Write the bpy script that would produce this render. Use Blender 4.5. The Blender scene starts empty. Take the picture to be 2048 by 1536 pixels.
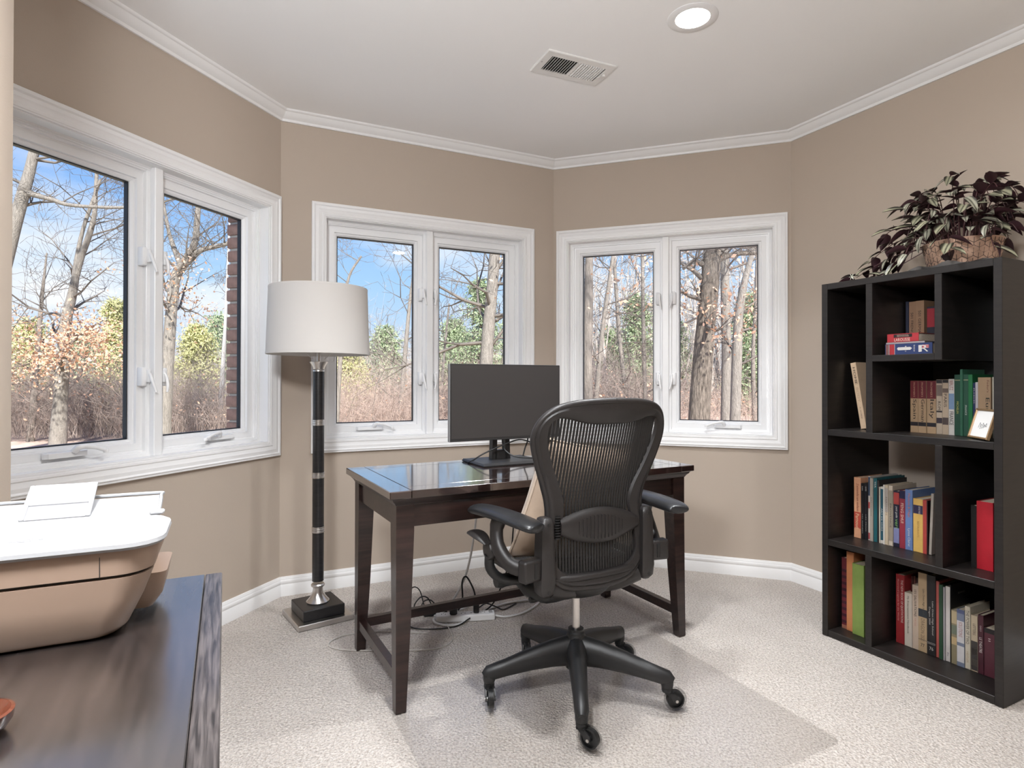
import bpy, bmesh, math, random
import numpy as np
from mathutils import Vector, Matrix, Euler
S = bpy.context.scene
COL = S.collection
rnd = random.Random(7)
PI = math.pi
EXPOSURE, SKY, SUN, LAMP_W, LAMP_W2, GLOBE = 0.68, 0.70, 6.6, 10.5, (6.0, 10.5), 135.0

# ------------------------------------------------------------------ camera
cam_d = bpy.data.cameras.new('camera'); cam = bpy.data.objects.new('camera', cam_d); COL.objects.link(cam)
cam_d.sensor_width = 36.0; cam_d.lens = 36.0 * 1186.235 / 2048.0
cam_d.shift_y = -13.36 / 2048.0; cam_d.clip_start = 0.02; cam_d.clip_end = 600
cam.matrix_world = Matrix.Translation((0, 0, 1.10)) @ Matrix.Rotation(PI / 2 + 0.00606, 4, 'X') @ Matrix.Rotation(0.00157, 4, 'Z')
S.camera = cam
S.view_settings.view_transform = 'Standard'; S.view_settings.look = 'None'
S.view_settings.gamma = 1.0; S.view_settings.use_curve_mapping = False
S.view_settings.exposure = EXPOSURE
S.cycles.use_denoising = True
S.cycles.max_bounces = 10; S.cycles.diffuse_bounces = 5; S.cycles.transparent_max_bounces = 24
S.cycles.sample_clamp_indirect = 6.0
S.cycles.caustics_reflective = False; S.cycles.caustics_refractive = False

# ------------------------------------------------------------------ sky
W = bpy.data.worlds.new('sky'); S.world = W; W.use_nodes = True
wn = W.node_tree.nodes; wl = W.node_tree.links; wn.clear()
tc = wn.new('ShaderNodeTexCoord'); sep = wn.new('ShaderNodeSeparateXYZ'); wl.new(tc.outputs['Generated'], sep.inputs[0])
ramp = wn.new('ShaderNodeValToRGB'); wl.new(sep.outputs['Z'], ramp.inputs[0])
e = ramp.color_ramp.elements
e[0].position = 0.0; e[0].color = (0.70, 0.82, 0.95, 1)
e[1].position = 0.42; e[1].color = (0.09, 0.29, 0.84, 1)
m = ramp.color_ramp.elements.new(0.16); m.color = (0.40, 0.65, 0.97, 1)
mp = wn.new('ShaderNodeMapping'); mp.inputs['Scale'].default_value = (1.3, 1.3, 4.2); mp.inputs['Location'].default_value = (0.7, 0.2, 0.35)
wl.new(tc.outputs['Generated'], mp.inputs[0])
nz = wn.new('ShaderNodeTexNoise'); nz.inputs['Scale'].default_value = 1.9; nz.inputs['Detail'].default_value = 7; nz.inputs['Roughness'].default_value = 0.55
wl.new(mp.outputs[0], nz.inputs['Vector'])
cr = wn.new('ShaderNodeValToRGB'); cr.color_ramp.elements[0].position = 0.45; cr.color_ramp.elements[1].position = 0.66
wl.new(nz.outputs['Fac'], cr.inputs[0])
mixc = wn.new('ShaderNodeMixRGB'); mixc.inputs[2].default_value = (0.93, 0.95, 1.0, 1)
wl.new(cr.outputs['Color'], mixc.inputs[0]); wl.new(ramp.outputs[0], mixc.inputs[1])
bg = wn.new('ShaderNodeBackground'); bg.inputs['Strength'].default_value = SKY
wl.new(mixc.outputs[0], bg.inputs['Color'])
wo = wn.new('ShaderNodeOutputWorld'); wl.new(bg.outputs[0], wo.inputs[0])

# sun: high, behind the house, so that it never shines through the bay windows
sun_d = bpy.data.lights.new('sun', 'SUN'); sun_d.energy = SUN; sun_d.angle = math.radians(2.0); sun_d.color = (1, 0.95, 0.87)
sun = bpy.data.objects.new('sun', sun_d); COL.objects.link(sun)
sun.rotation_euler = (math.radians(52), 0, math.radians(20)); sun.location = (0, -20, 30)

# ------------------------------------------------------------------ helpers
def link_obj(name, me, parent=None, mats=None):
    o = bpy.data.objects.new(name, me); COL.objects.link(o)
    if parent is not None: o.parent = parent
    if me is not None and mats:
        for mt in (mats if isinstance(mats, (list, tuple)) else [mats]): me.materials.append(mt)
    return o
def empty(name, loc=(0, 0, 0), rz=0.0, parent=None):
    o = bpy.data.objects.new(name, None); COL.objects.link(o); o.location = loc; o.rotation_euler = (0, 0, rz)
    o.empty_display_size = 0.1
    if parent is not None: o.parent = parent
    return o
def tag(o, label, cat, group=None, kind=None):
    o['label'] = label; o['category'] = cat
    if group: o['group'] = group
    if kind: o['kind'] = kind
    return o
def frame_m(o, x, y, z):
    """4x4 from origin and axes"""
    return Matrix(((x[0], y[0], z[0], o[0]), (x[1], y[1], z[1], o[1]), (x[2], y[2], z[2], o[2]), (0, 0, 0, 1)))

class MB:
    """collects pieces into one mesh"""
    def __init__(self): self.v = []; self.f = []; self.mi = []; self.uv = None
    def add(self, vs, fs, mi=0, M=None):
        b = len(self.v)
        if M is not None: vs = [tuple(M @ Vector(p)) for p in vs]
        self.v.extend([tuple(p) for p in vs]); self.f.extend([tuple(i + b for i in f) for f in fs]); self.mi.extend([mi] * len(fs))
        return self
    def box(self, x0, x1, y0, y1, z0, z1, mi=0, M=None, ch=0.0):
        if ch <= 0:
            vs = [(x, y, z) for z in (z0, z1) for y in (y0, y1) for x in (x0, x1)]
            fs = [(0, 2, 3, 1), (4, 5, 7, 6), (0, 1, 5, 4), (2, 6, 7, 3), (0, 4, 6, 2), (1, 3, 7, 5)]
            return self.add(vs, fs, mi, M)
        bm = bmesh.new(); bmesh.ops.create_cube(bm, size=1.0)
        for vv in bm.verts:
            vv.co = Vector((x0 + (vv.co.x + .5) * (x1 - x0), y0 + (vv.co.y + .5) * (y1 - y0), z0 + (vv.co.z + .5) * (z1 - z0)))
        bmesh.ops.bevel(bm, geom=list(bm.edges), offset=ch, segments=2 if ch > 0.004 else 1, affect='EDGES', profile=0.5)
        return self.bm(bm, mi, M)
    def bm(self, bm, mi=0, M=None):
        bm.verts.index_update()
        vs = [tuple(q.co) for q in bm.verts]; fs = [tuple(q.index for q in fc.verts) for fc in bm.faces]; bm.free()
        return self.add(vs, fs, mi, M)
    def lathe(self, prof, n=24, mi=0, M=None, cap=True):
        """prof: list of (r,z) bottom to top"""
        vs = []; fs = []
        for r, z in prof:
            for k in range(n):
                a = 2 * PI * k / n; vs.append((r * math.cos(a), r * math.sin(a), z))
        for i in range(len(prof) - 1):
            for k in range(n):
                k2 = (k + 1) % n; fs.append((i * n + k, i * n + k2, (i + 1) * n + k2, (i + 1) * n + k))
        if cap:
            fs.append(tuple(range(n - 1, -1, -1))); fs.append(tuple((len(prof) - 1) * n + k for k in range(n)))
        return self.add(vs, fs, mi, M)
    def cyl(self, p0, p1, r0, r1=None, n=12, mi=0, cap=True):
        return self.tube([p0, p1], [r0, r0 if r1 is None else r1], n, mi, cap)
    def tube(self, pts, r, n=8, mi=0, cap=True, sx=1.0, sy=1.0, up=None):
        """sweep a (possibly elliptic) circle along pts; r scalar or list; sx scales side, sy scales along 'up'"""
        pts = [Vector(p) for p in pts]; k = len(pts)
        rs = r if isinstance(r, (list, tuple)) else [r] * k
        sxs = sx if isinstance(sx, (list, tuple)) else [sx] * k
        sys_ = sy if isinstance(sy, (list, tuple)) else [sy] * k
        tang = []
        for i in range(k):
            a = pts[max(i - 1, 0)]; b = pts[min(i + 1, k - 1)]; t = (b - a)
            if t.length < 1e-9: t = Vector((0, 0, 1))
            tang.append(t.normalized())
        if up is None:
            up0 = Vector((0, 0, 1)) if abs(tang[0].z) < 0.9 else Vector((1, 0, 0))
        else: up0 = Vector(up)
        n0 = (up0 - tang[0] * up0.dot(tang[0])).normalized()
        vs = []; fs = []
        for i in range(k):
            if i:
                n0 = (n0 - tang[i] * n0.dot(tang[i]))
                n0 = n0.normalized() if n0.length > 1e-6 else tang[i].orthogonal().normalized()
            b0 = tang[i].cross(n0)
            for q in range(n):
                a = 2 * PI * q / n
                vs.append(tuple(pts[i] + b0 * (rs[i] * sxs[i] * math.cos(a)) + n0 * (rs[i] * sys_[i] * math.sin(a))))
        for i in range(k - 1):
            for q in range(n):
                q2 = (q + 1) % n; fs.append((i * n + q, i * n + q2, (i + 1) * n + q2, (i + 1) * n + q))
        if cap:
            fs.append(tuple(range(n - 1, -1, -1))); fs.append(tuple((k - 1) * n + q for q in range(n)))
        return self.add(vs, fs, mi)
    def prism(self, poly, z0, z1, mi=0, M=None):
        n = len(poly); vs = [(x, y, z0) for x, y in poly] + [(x, y, z1) for x, y in poly]
        fs = [tuple(range(n - 1, -1, -1)), tuple(range(n, 2 * n))] + [(i, (i + 1) % n, n + (i + 1) % n, n + i) for i in range(n)]
        return self.add(vs, fs, mi, M)
    def loft(self, rings, mi=0, M=None, cap=True, closed=True):
        n = len(rings[0]); vs = [p for r_ in rings for p in r_]; fs = []
        for i in range(len(rings) - 1):
            for q in range(n if closed else n - 1):
                q2 = (q + 1) % n; fs.append((i * n + q, i * n + q2, (i + 1) * n + q2, (i + 1) * n + q))
        if cap and closed:
            fs.append(tuple(range(n - 1, -1, -1))); fs.append(tuple((len(rings) - 1) * n + q for q in range(n)))
        return self.add(vs, fs, mi, M)
    def ring_sweep(self, x0, x1, z0, z1, prof, M, mi=0):
        """picture-frame: prof = [(inset, out)], closed profile, swept around the rectangle with mitred corners"""
        rings = []
        for (cx, cz, dx, dz) in ((x0, z0, 1, 1), (x1, z0, -1, 1), (x1, z1, -1, -1), (x0, z1, 1, -1)):
            rings.append([(cx + dx * i, o_, cz + dz * i) for i, o_ in prof])
        rings.append(rings[0])
        n = len(prof); vs = [p for r_ in rings[:4] for p in r_]; fs = []
        for i in range(4):
            j = (i + 1) % 4
            for q in range(n):
                q2 = (q + 1) % n; fs.append((i * n + q, j * n + q, j * n + q2, i * n + q2))
        return self.add(vs, fs, mi, M)
    def mesh(self, name, smooth=None):
        me = bpy.data.meshes.new(name); me.from_pydata(self.v, [], self.f)
        if any(self.mi): me.polygons.foreach_set('material_index', self.mi)
        bm = bmesh.new(); bm.from_mesh(me); bmesh.ops.recalc_face_normals(bm, faces=bm.faces); bm.to_mesh(me); bm.free()
        if smooth is not None:
            me.polygons.foreach_set('use_smooth', [True] * len(me.polygons)); me.set_sharp_from_angle(angle=math.radians(smooth))
        me.update(); return me
    def build(self, name, mats, parent=None, smooth=None):
        return link_obj(name, self.mesh(name, smooth), parent, mats)

def spline(pts, n=6):
    """Catmull-Rom through pts"""
    P = [Vector(p) for p in pts]; out = []
    P = [P[0] * 2 - P[1]] + P + [P[-1] * 2 - P[-2]]
    for i in range(1, len(P) - 2):
        for k in range(n):
            t = k / n; a, b, c, d = P[i - 1], P[i], P[i + 1], P[i + 2]
            out.append(0.5 * ((2 * b) + (c - a) * t + (2 * a - 5 * b + 4 * c - d) * t * t + (3 * b - a - 3 * c + d) * t ** 3))
    out.append(P[-2]); return out

def fast_mesh(name, V, F, smooth=False):
    """V (n,3) array, F (m,k) int array"""
    me = bpy.data.meshes.new(name); n = len(V); m_, k = F.shape
    me.vertices.add(n); me.vertices.foreach_set('co', np.ascontiguousarray(V, dtype=np.float32).ravel())
    me.loops.add(m_ * k); me.loops.foreach_set('vertex_index', np.ascontiguousarray(F, dtype=np.int32).ravel())
    me.polygons.add(m_); me.polygons.foreach_set('loop_start', np.arange(0, m_ * k, k, dtype=np.int32))
    me.update(calc_edges=True)
    if smooth: me.polygons.foreach_set('use_smooth', np.ones(m_, dtype=bool))
    return me

_texts = {}
def text_mesh(body, length, height, bold=0.0):
    """flat lettering, lower-left at origin in XY, fitted to length x height"""
    cu = bpy.data.curves.new('lettering', 'FONT'); cu.body = body; cu.size = 1.0; cu.resolution_u = 2; cu.offset = bold
    o = bpy.data.objects.new('lettering_tmp', cu); COL.objects.link(o)
    dg = bpy.context.evaluated_depsgraph_get(); dg.update()
    me = bpy.data.meshes.new_from_object(o.evaluated_get(dg)); me.name = 'lettering'
    bpy.data.objects.remove(o); bpy.data.curves.remove(cu)
    n = len(me.vertices)
    if n == 0: return me
    co = np.empty(n * 3, dtype=np.float32); me.vertices.foreach_get('co', co); co = co.reshape(-1, 3)
    mn = co.min(0); mx = co.max(0)
    co[:, 0] = (co[:, 0] - mn[0]) / max(mx[0] - mn[0], 1e-6) * length
    co[:, 1] = (co[:, 1] - mn[1]) / max(mx[1] - mn[1], 1e-6) * height
    me.vertices.foreach_set('co', co.ravel()); me.update(); return me

# ------------------------------------------------------------------ materials
MATS = {}
def srgb(r, g, b):
    f = lambda c: (c / 255 / 12.92) if c / 255 <= 0.04045 else ((c / 255 + 0.055) / 1.055) ** 2.4
    return (f(r), f(g), f(b), 1.0)
def mat(name, col, rough=0.5, metal=0.0, spec=0.5, var=0.0, vscale=8.0, bump=0.0, bscale=60.0, coat=0.0, stretch=None, sheen=0.0, detail=3.0, bdist=0.002, emit=0.0):
    if name in MATS: return MATS[name]
    mt = bpy.data.materials.new(name); mt.use_nodes = True; nt = mt.node_tree; nd = nt.nodes; lk = nt.links
    bs = nd['Principled BSDF']; bs.inputs['Base Color'].default_value = col if len(col) == 4 else (*col, 1)
    bs.inputs['Roughness'].default_value = rough; bs.inputs['Metallic'].default_value = metal
    bs.inputs['Specular IOR Level'].default_value = spec; bs.inputs['Coat Weight'].default_value = coat
    bs.inputs['Sheen Weight'].default_value = sheen
    if emit: bs.inputs['Emission Color'].default_value = (*col[:3], 1); bs.inputs['Emission Strength'].default_value = emit
    if var or bump:
        t = nd.new('ShaderNodeTexCoord'); mpg = nd.new('ShaderNodeMapping'); lk.new(t.outputs['Object'], mpg.inputs[0])
        if stretch: mpg.inputs['Scale'].default_value = stretch
        if var:
            n1 = nd.new('ShaderNodeTexNoise'); n1.inputs['Scale'].default_value = vscale; n1.inputs['Detail'].default_value = detail
            lk.new(mpg.outputs[0], n1.inputs['Vector'])
            rp = nd.new('ShaderNodeValToRGB'); c = col[:3]
            rp.color_ramp.elements[0].position = 0.3; rp.color_ramp.elements[0].color = (*[max(0, q * (1 - var)) for q in c], 1)
            rp.color_ramp.elements[1].position = 0.7; rp.color_ramp.elements[1].color = (*[min(1, q * (1 + var)) for q in c], 1)
            lk.new(n1.outputs['Fac'], rp.inputs[0]); lk.new(rp.outputs[0], bs.inputs['Base Color'])
        if bump:
            n2 = nd.new('ShaderNodeTexNoise'); n2.inputs['Scale'].default_value = bscale; n2.inputs['Detail'].default_value = 3
            lk.new(mpg.outputs[0], n2.inputs['Vector'])
            bp = nd.new('ShaderNodeBump'); bp.inputs['Strength'].default_value = bump; bp.inputs['Distance'].default_value = bdist
            lk.new(n2.outputs['Fac'], bp.inputs['Height']); lk.new(bp.outputs[0], bs.inputs['Normal'])
    MATS[name] = mt; return mt
def clear_glass(name, tint=(1, 1, 1), rough=0.0, ior=1.45, gain=1.0, bump=0.0, bscale=200):
    mt = bpy.data.materials.new(name); mt.use_nodes = True; nt = mt.node_tree; nd = nt.nodes; lk = nt.links; nd.clear()
    out = nd.new('ShaderNodeOutputMaterial'); mx = nd.new('ShaderNodeMixShader'); tr = nd.new('ShaderNodeBsdfTransparent'); gl = nd.new('ShaderNodeBsdfGlossy')
    lw_ = nd.new('ShaderNodeLayerWeight'); lw_.inputs['Blend'].default_value = 0.5
    pw = nd.new('ShaderNodeMath'); pw.operation = 'POWER'; pw.inputs[1].default_value = 5.0; lk.new(lw_.outputs['Facing'], pw.inputs[0])
    fr = nd.new('ShaderNodeMath'); fr.operation = 'MULTIPLY_ADD'; fr.inputs[1].default_value = 0.96; fr.inputs[2].default_value = 0.02; lk.new(pw.outputs[0], fr.inputs[0])
    mu = nd.new('ShaderNodeMath'); mu.operation = 'MULTIPLY'; mu.inputs[1].default_value = gain
    tr.inputs['Color'].default_value = (*tint, 1); gl.inputs['Roughness'].default_value = rough
    lk.new(fr.outputs[0], mu.inputs[0]); lk.new(mu.outputs[0], mx.inputs[0]); lk.new(tr.outputs[0], mx.inputs[1]); lk.new(gl.outputs[0], mx.inputs[2]); lk.new(mx.outputs[0], out.inputs[0])
    if bump:
        t = nd.new('ShaderNodeTexCoord'); n2 = nd.new('ShaderNodeTexNoise'); n2.inputs['Scale'].default_value = bscale; lk.new(t.outputs['Object'], n2.inputs['Vector'])
        bp = nd.new('ShaderNodeBump'); bp.inputs['Strength'].default_value = bump; bp.inputs['Distance'].default_value = 0.002
        lk.new(n2.outputs['Fac'], bp.inputs['Height']); lk.new(bp.outputs[0], gl.inputs['Normal'])
    MATS[name] = mt; return mt
def wood(name, dark, light, rough=0.3, scale=(1, 12, 12), coat=0.0, nscale=6.0, bump=0.15):
    mt = bpy.data.materials.new(name); mt.use_nodes = True; nt = mt.node_tree; nd = nt.nodes; lk = nt.links; bs = nd['Principled BSDF']
    t = nd.new('ShaderNodeTexCoord'); mpg = nd.new('ShaderNodeMapping'); mpg.inputs['Scale'].default_value = scale; lk.new(t.outputs['Object'], mpg.inputs[0])
    n1 = nd.new('ShaderNodeTexNoise'); n1.inputs['Scale'].default_value = nscale; n1.inputs['Detail'].default_value = 6; n1.inputs['Distortion'].default_value = 0.6
    lk.new(mpg.outputs[0], n1.inputs['Vector'])
    rp = nd.new('ShaderNodeValToRGB'); rp.color_ramp.elements[0].position = 0.35; rp.color_ramp.elements[0].color = dark; rp.color_ramp.elements[1].position = 0.68; rp.color_ramp.elements[1].color = light
    lk.new(n1.outputs['Fac'], rp.inputs[0]); lk.new(rp.outputs[0], bs.inputs['Base Color'])
    bs.inputs['Roughness'].default_value = rough; bs.inputs['Coat Weight'].default_value = coat; bs.inputs['Coat Roughness'].default_value = 0.08
    bp = nd.new('ShaderNodeBump'); bp.inputs['Strength'].default_value = bump; bp.inputs['Distance'].default_value = 0.001
    lk.new(n1.outputs['Fac'], bp.inputs['Height']); lk.new(bp.outputs[0], bs.inputs['Normal'])
    MATS[name] = mt; return mt

M_wall = mat('wall_paint', (0.47, 0.395, 0.325), 0.75, spec=0.25, bump=0.25, bscale=260, bdist=0.001)
M_ceil = mat('ceiling_paint', (0.91, 0.91, 0.91), 0.85, spec=0.2, bump=0.1, bscale=200, bdist=0.001)
M_trim = mat('white_trim_paint', (0.83, 0.825, 0.82), 0.4, spec=0.4)
M_vinyl = mat('white_window_vinyl', (0.87, 0.87, 0.87), 0.35)
M_gasket = mat('black_gasket', (0.012, 0.013, 0.018), 0.5)
M_glass = clear_glass('window_glass', (0.985, 0.99, 0.99), 0.0, 1.5, 0.9)
M_chrome = mat('brushed_nickel', (0.62, 0.60, 0.58), 0.28, metal=1.0)
M_black_plastic = mat('black_plastic', (0.012, 0.012, 0.013), 0.4, bump=0.1, bscale=700)
M_white_plastic = mat('white_plastic', (0.80, 0.80, 0.80), 0.35)
# ------------------------------------------------------------------ room shell
ZC = 2.48
def H2(a): return Vector((math.sin(math.radians(a)), math.cos(math.radians(a)), 0))
PA = Vector((-1.18635, 3.03417, 0)); PB = Vector((0.26058, 3.73383, 0)); PCc = Vector((1.54747, 3.28585, 0))
h1, h2, h3, h4 = H2(19.194), H2(64.194), H2(109.194), H2(154.194)
L1 = 2.80; O1 = PA - h1 * L1
L2 = (PB - PA).length; L3 = (PCc - PB).length; L4 = 6.10
def wall_empty(name, O, h):
    return empty(name, O, math.atan2(h.y, h.x))
def outw(h): return Vector((-h.y, h.x, 0))
T22 = math.tan(math.radians(22.5))
TH = 0.15
WZ0, WZ1, CW, WWID = 0.720, 2.038, 0.072, 1.320
def hdeg(h): return math.atan2(h.y, h.x)

def wall_slab(name, O, h, L, win=None, e0=0.0, e1=0.0, th=TH):
    b = MB()
    if win is None:
        b.box(-e0, L + e1, 0, th, 0, ZC)
    else:
        a, c = win[0] + CW - 0.012, win[1] - CW + 0.012; z0, z1 = WZ0 + CW - 0.012, WZ1 - CW + 0.012
        b.box(-e0, a, 0, th, 0, ZC); b.box(c, L + e1, 0, th, 0, ZC); b.box(a, c, 0, th, 0, z0); b.box(a, c, 0, th, z1, ZC)
    o = b.build(name, M_wall); o.location = O; o.rotation_euler = (0, 0, hdeg(h)); o['kind'] = 'structure'
    return o
ext = TH * T22
W1R = L1 - 0.012; W1L = W1R - WWID
wall_slab('wall_left', O1, h1, L1, (W1L, W1R), 0, ext)['label'] = 'beige wall carrying the widest looking double window on the printer side'
wall_slab('wall_center_left', PA, h2, L2, (0.151, 0.151 + 1.312), ext, ext)['label'] = 'beige bay wall behind the floor lamp'
wall_slab('wall_center_right', PB, h3, L3, (0.022, 0.022 + 1.322), ext, ext)['label'] = 'beige bay wall behind the office chair'
wall_slab('wall_right', PCc, h4, L4, None, ext, 0.0)['label'] = 'beige wall behind the dark bookcase'
# partition whose end shows at the frame edge
K_near = Vector((-0.818, 0.930, 0)); K_far = Vector((-0.870, 1.038, 0)); dl = Vector((-0.9003, -0.4352, 0))
b = MB(); pth = (K_far - K_near).length
rad = 0.02; poly = []
for (cx, cy, a0) in ((-rad, rad, -90), (-rad, pth - rad, 0)):
    for k in range(5):
        a = math.radians(a0 + 90 * k / 4); poly.append((cx + rad * math.cos(a), cy + rad * math.sin(a)))
poly += [(-1.62, pth), (-1.62, 0)]
b.prism(poly, 0, ZC)
o = b.build('wall_partition', M_wall, None, 40); o.location = K_near; o.rotation_euler = (0, 0, math.atan2(-dl.y, -dl.x)); o['kind'] = 'structure'
o['label'] = 'end of a beige partition wall behind the printer'
for nm, O, hh, LL in (('wall_side', Vector((-2.28, -2.40, 0)), H2(0), 2.62), ('wall_back', Vector((4.25, -2.20, 0)), H2(270), 6.55)):
    wall_slab(nm, O, hh, LL)['label'] = 'plain beige wall of the room behind the camera'
def offs(P, ha, hb, d):
    na, nb = outw(ha), outw(hb); bb = (na + nb) / (1 + na.dot(nb)); q = P + bb * d; return (q.x, q.y)
fp = [offs(PA, h1, h2, .14), offs(PB, h2, h3, .14), offs(PCc, h3, h4, .14)]
e4 = PCc + h4 * 6.2 + outw(h4) * 0.1; s1 = O1 + outw(h1) * .14 - h1 * 0.1
room_poly = [(s1.x, s1.y)] + fp + [(e4.x, e4.y), (e4.x, -2.34), (-2.42, -2.34), (-2.42, s1.y)]
room_poly = room_poly[::-1]
b = MB(); b.prism(room_poly, ZC, ZC + 0.2)
o = b.build('ceiling', M_ceil); o['kind'] = 'structure'; o['label'] = 'smooth white ceiling'
# carpet
mt = bpy.data.materials.new('cut_pile_carpet'); mt.use_nodes = True; nt = mt.node_tree; nd = nt.nodes; lk = nt.links; bs = nd['Principled BSDF']
t = nd.new('ShaderNodeTexCoord')
n1 = nd.new('ShaderNodeTexNoise'); n1.inputs['Scale'].default_value = 125; n1.inputs['Detail'].default_value = 5; n1.inputs['Roughness'].default_value = 0.7
n2 = nd.new('ShaderNodeTexNoise'); n2.inputs['Scale'].default_value = 5; n2.inputs['Detail'].default_value = 4
n3 = nd.new('ShaderNodeTexVoronoi'); n3.inputs['Scale'].default_value = 130
for q in (n1, n2, n3): lk.new(t.outputs['Object'], q.inputs['Vector'])
r1 = nd.new('ShaderNodeValToRGB'); r1.color_ramp.elements[0].position = 0.34; r1.color_ramp.elements[0].color = (0.40, 0.33, 0.28, 1); r1.color_ramp.elements[1].position = 0.56; r1.color_ramp.elements[1].color = (0.80, 0.73, 0.67, 1)
lk.new(n1.outputs['Fac'], r1.inputs[0])
mx = nd.new('ShaderNodeMixRGB'); mx.blend_type = 'MULTIPLY'; mx.inputs[0].default_value = 0.35
r2 = nd.new('ShaderNodeValToRGB'); r2.color_ramp.elements[0].position = 0.35; r2.color_ramp.elements[0].color = (0.82, 0.80, 0.78, 1); r2.color_ramp.elements[1].position = 0.65
lk.new(n2.outputs['Fac'], r2.inputs[0]); lk.new(r1.outputs[0], mx.inputs[1]); lk.new(r2.outputs[0], mx.inputs[2]); lk.new(mx.outputs[0], bs.inputs['Base Color'])
ad = nd.new('ShaderNodeMath'); ad.operation = 'ADD'; lk.new(n1.outputs['Fac'], ad.inputs[0]); lk.new(n3.outputs['Distance'], ad.inputs[1])
bp = nd.new('ShaderNodeBump'); bp.inputs['Strength'].default_value = 1.0; bp.inputs['Distance'].default_value = 0.010
lk.new(ad.outputs[0], bp.inputs['Height']); lk.new(bp.outputs[0], bs.inputs['Normal'])
bs.inputs['Roughness'].default_value = 0.95; bs.inputs['Specular IOR Level'].default_value = 0.1; bs.inputs['Sheen Weight'].default_value = 0.2
M_carpet = mt
b = MB(); b.prism(room_poly, -0.15, 0.0)
o = b.build('floor', M_carpet); o['kind'] = 'structure'; o['label'] = 'pale beige cut pile carpet floor'

# crown moulding and baseboards, mitred at the bay corners
def mitred(name, prof, O, h, L, k0, k1, m_, label):
    b = MB(); n = len(prof)
    r0 = [(i * k0, -i, z) for i, z in prof]; r1_ = [(L - i * k1, -i, z) for i, z in prof]
    b.loft([r0, r1_]); o = b.build(name, m_, None, 35); o.location = O; o.rotation_euler = (0, 0, hdeg(h)); o['kind'] = 'structure'; o['label'] = label
crown = [(0, 2.430), (0.009, 2.430), (0.012, 2.436), (0.013, 2.441), (0.022, 2.446), (0.034, 2.456), (0.042, 2.467), (0.044, 2.469), (0.050, 2.470), (0.055, 2.474), (0.057, ZC), (0, ZC)]
base = [(0, 0), (0.015, 0), (0.015, 0.050), (0.012, 0.055), (0.011, 0.060), (0.014, 0.066), (0.013, 0.078), (0.010, 0.082), (0.010, 0.087), (0.008, 0.090), (0.006, 0.096), (0, 0.097)]
segs = (('left', O1, h1, L1, 0, T22), ('center_left', PA, h2, L2, T22, T22), ('center_right', PB, h3, L3, T22, T22), ('right', PCc, h4, L4, T22, 0))
for i, (nm, O, h, L, k0, k1) in enumerate(segs):
    mitred('trim_%d' % (i + 1), crown, O, h, L, k0, k1, M_trim, 'white crown moulding along the %s wall' % nm.replace('_', ' '))
    mitred('baseboard_' + nm, base, O, h, L, k0, k1, M_trim, 'white baseboard along the %s wall' % nm.replace('_', ' '))

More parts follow.
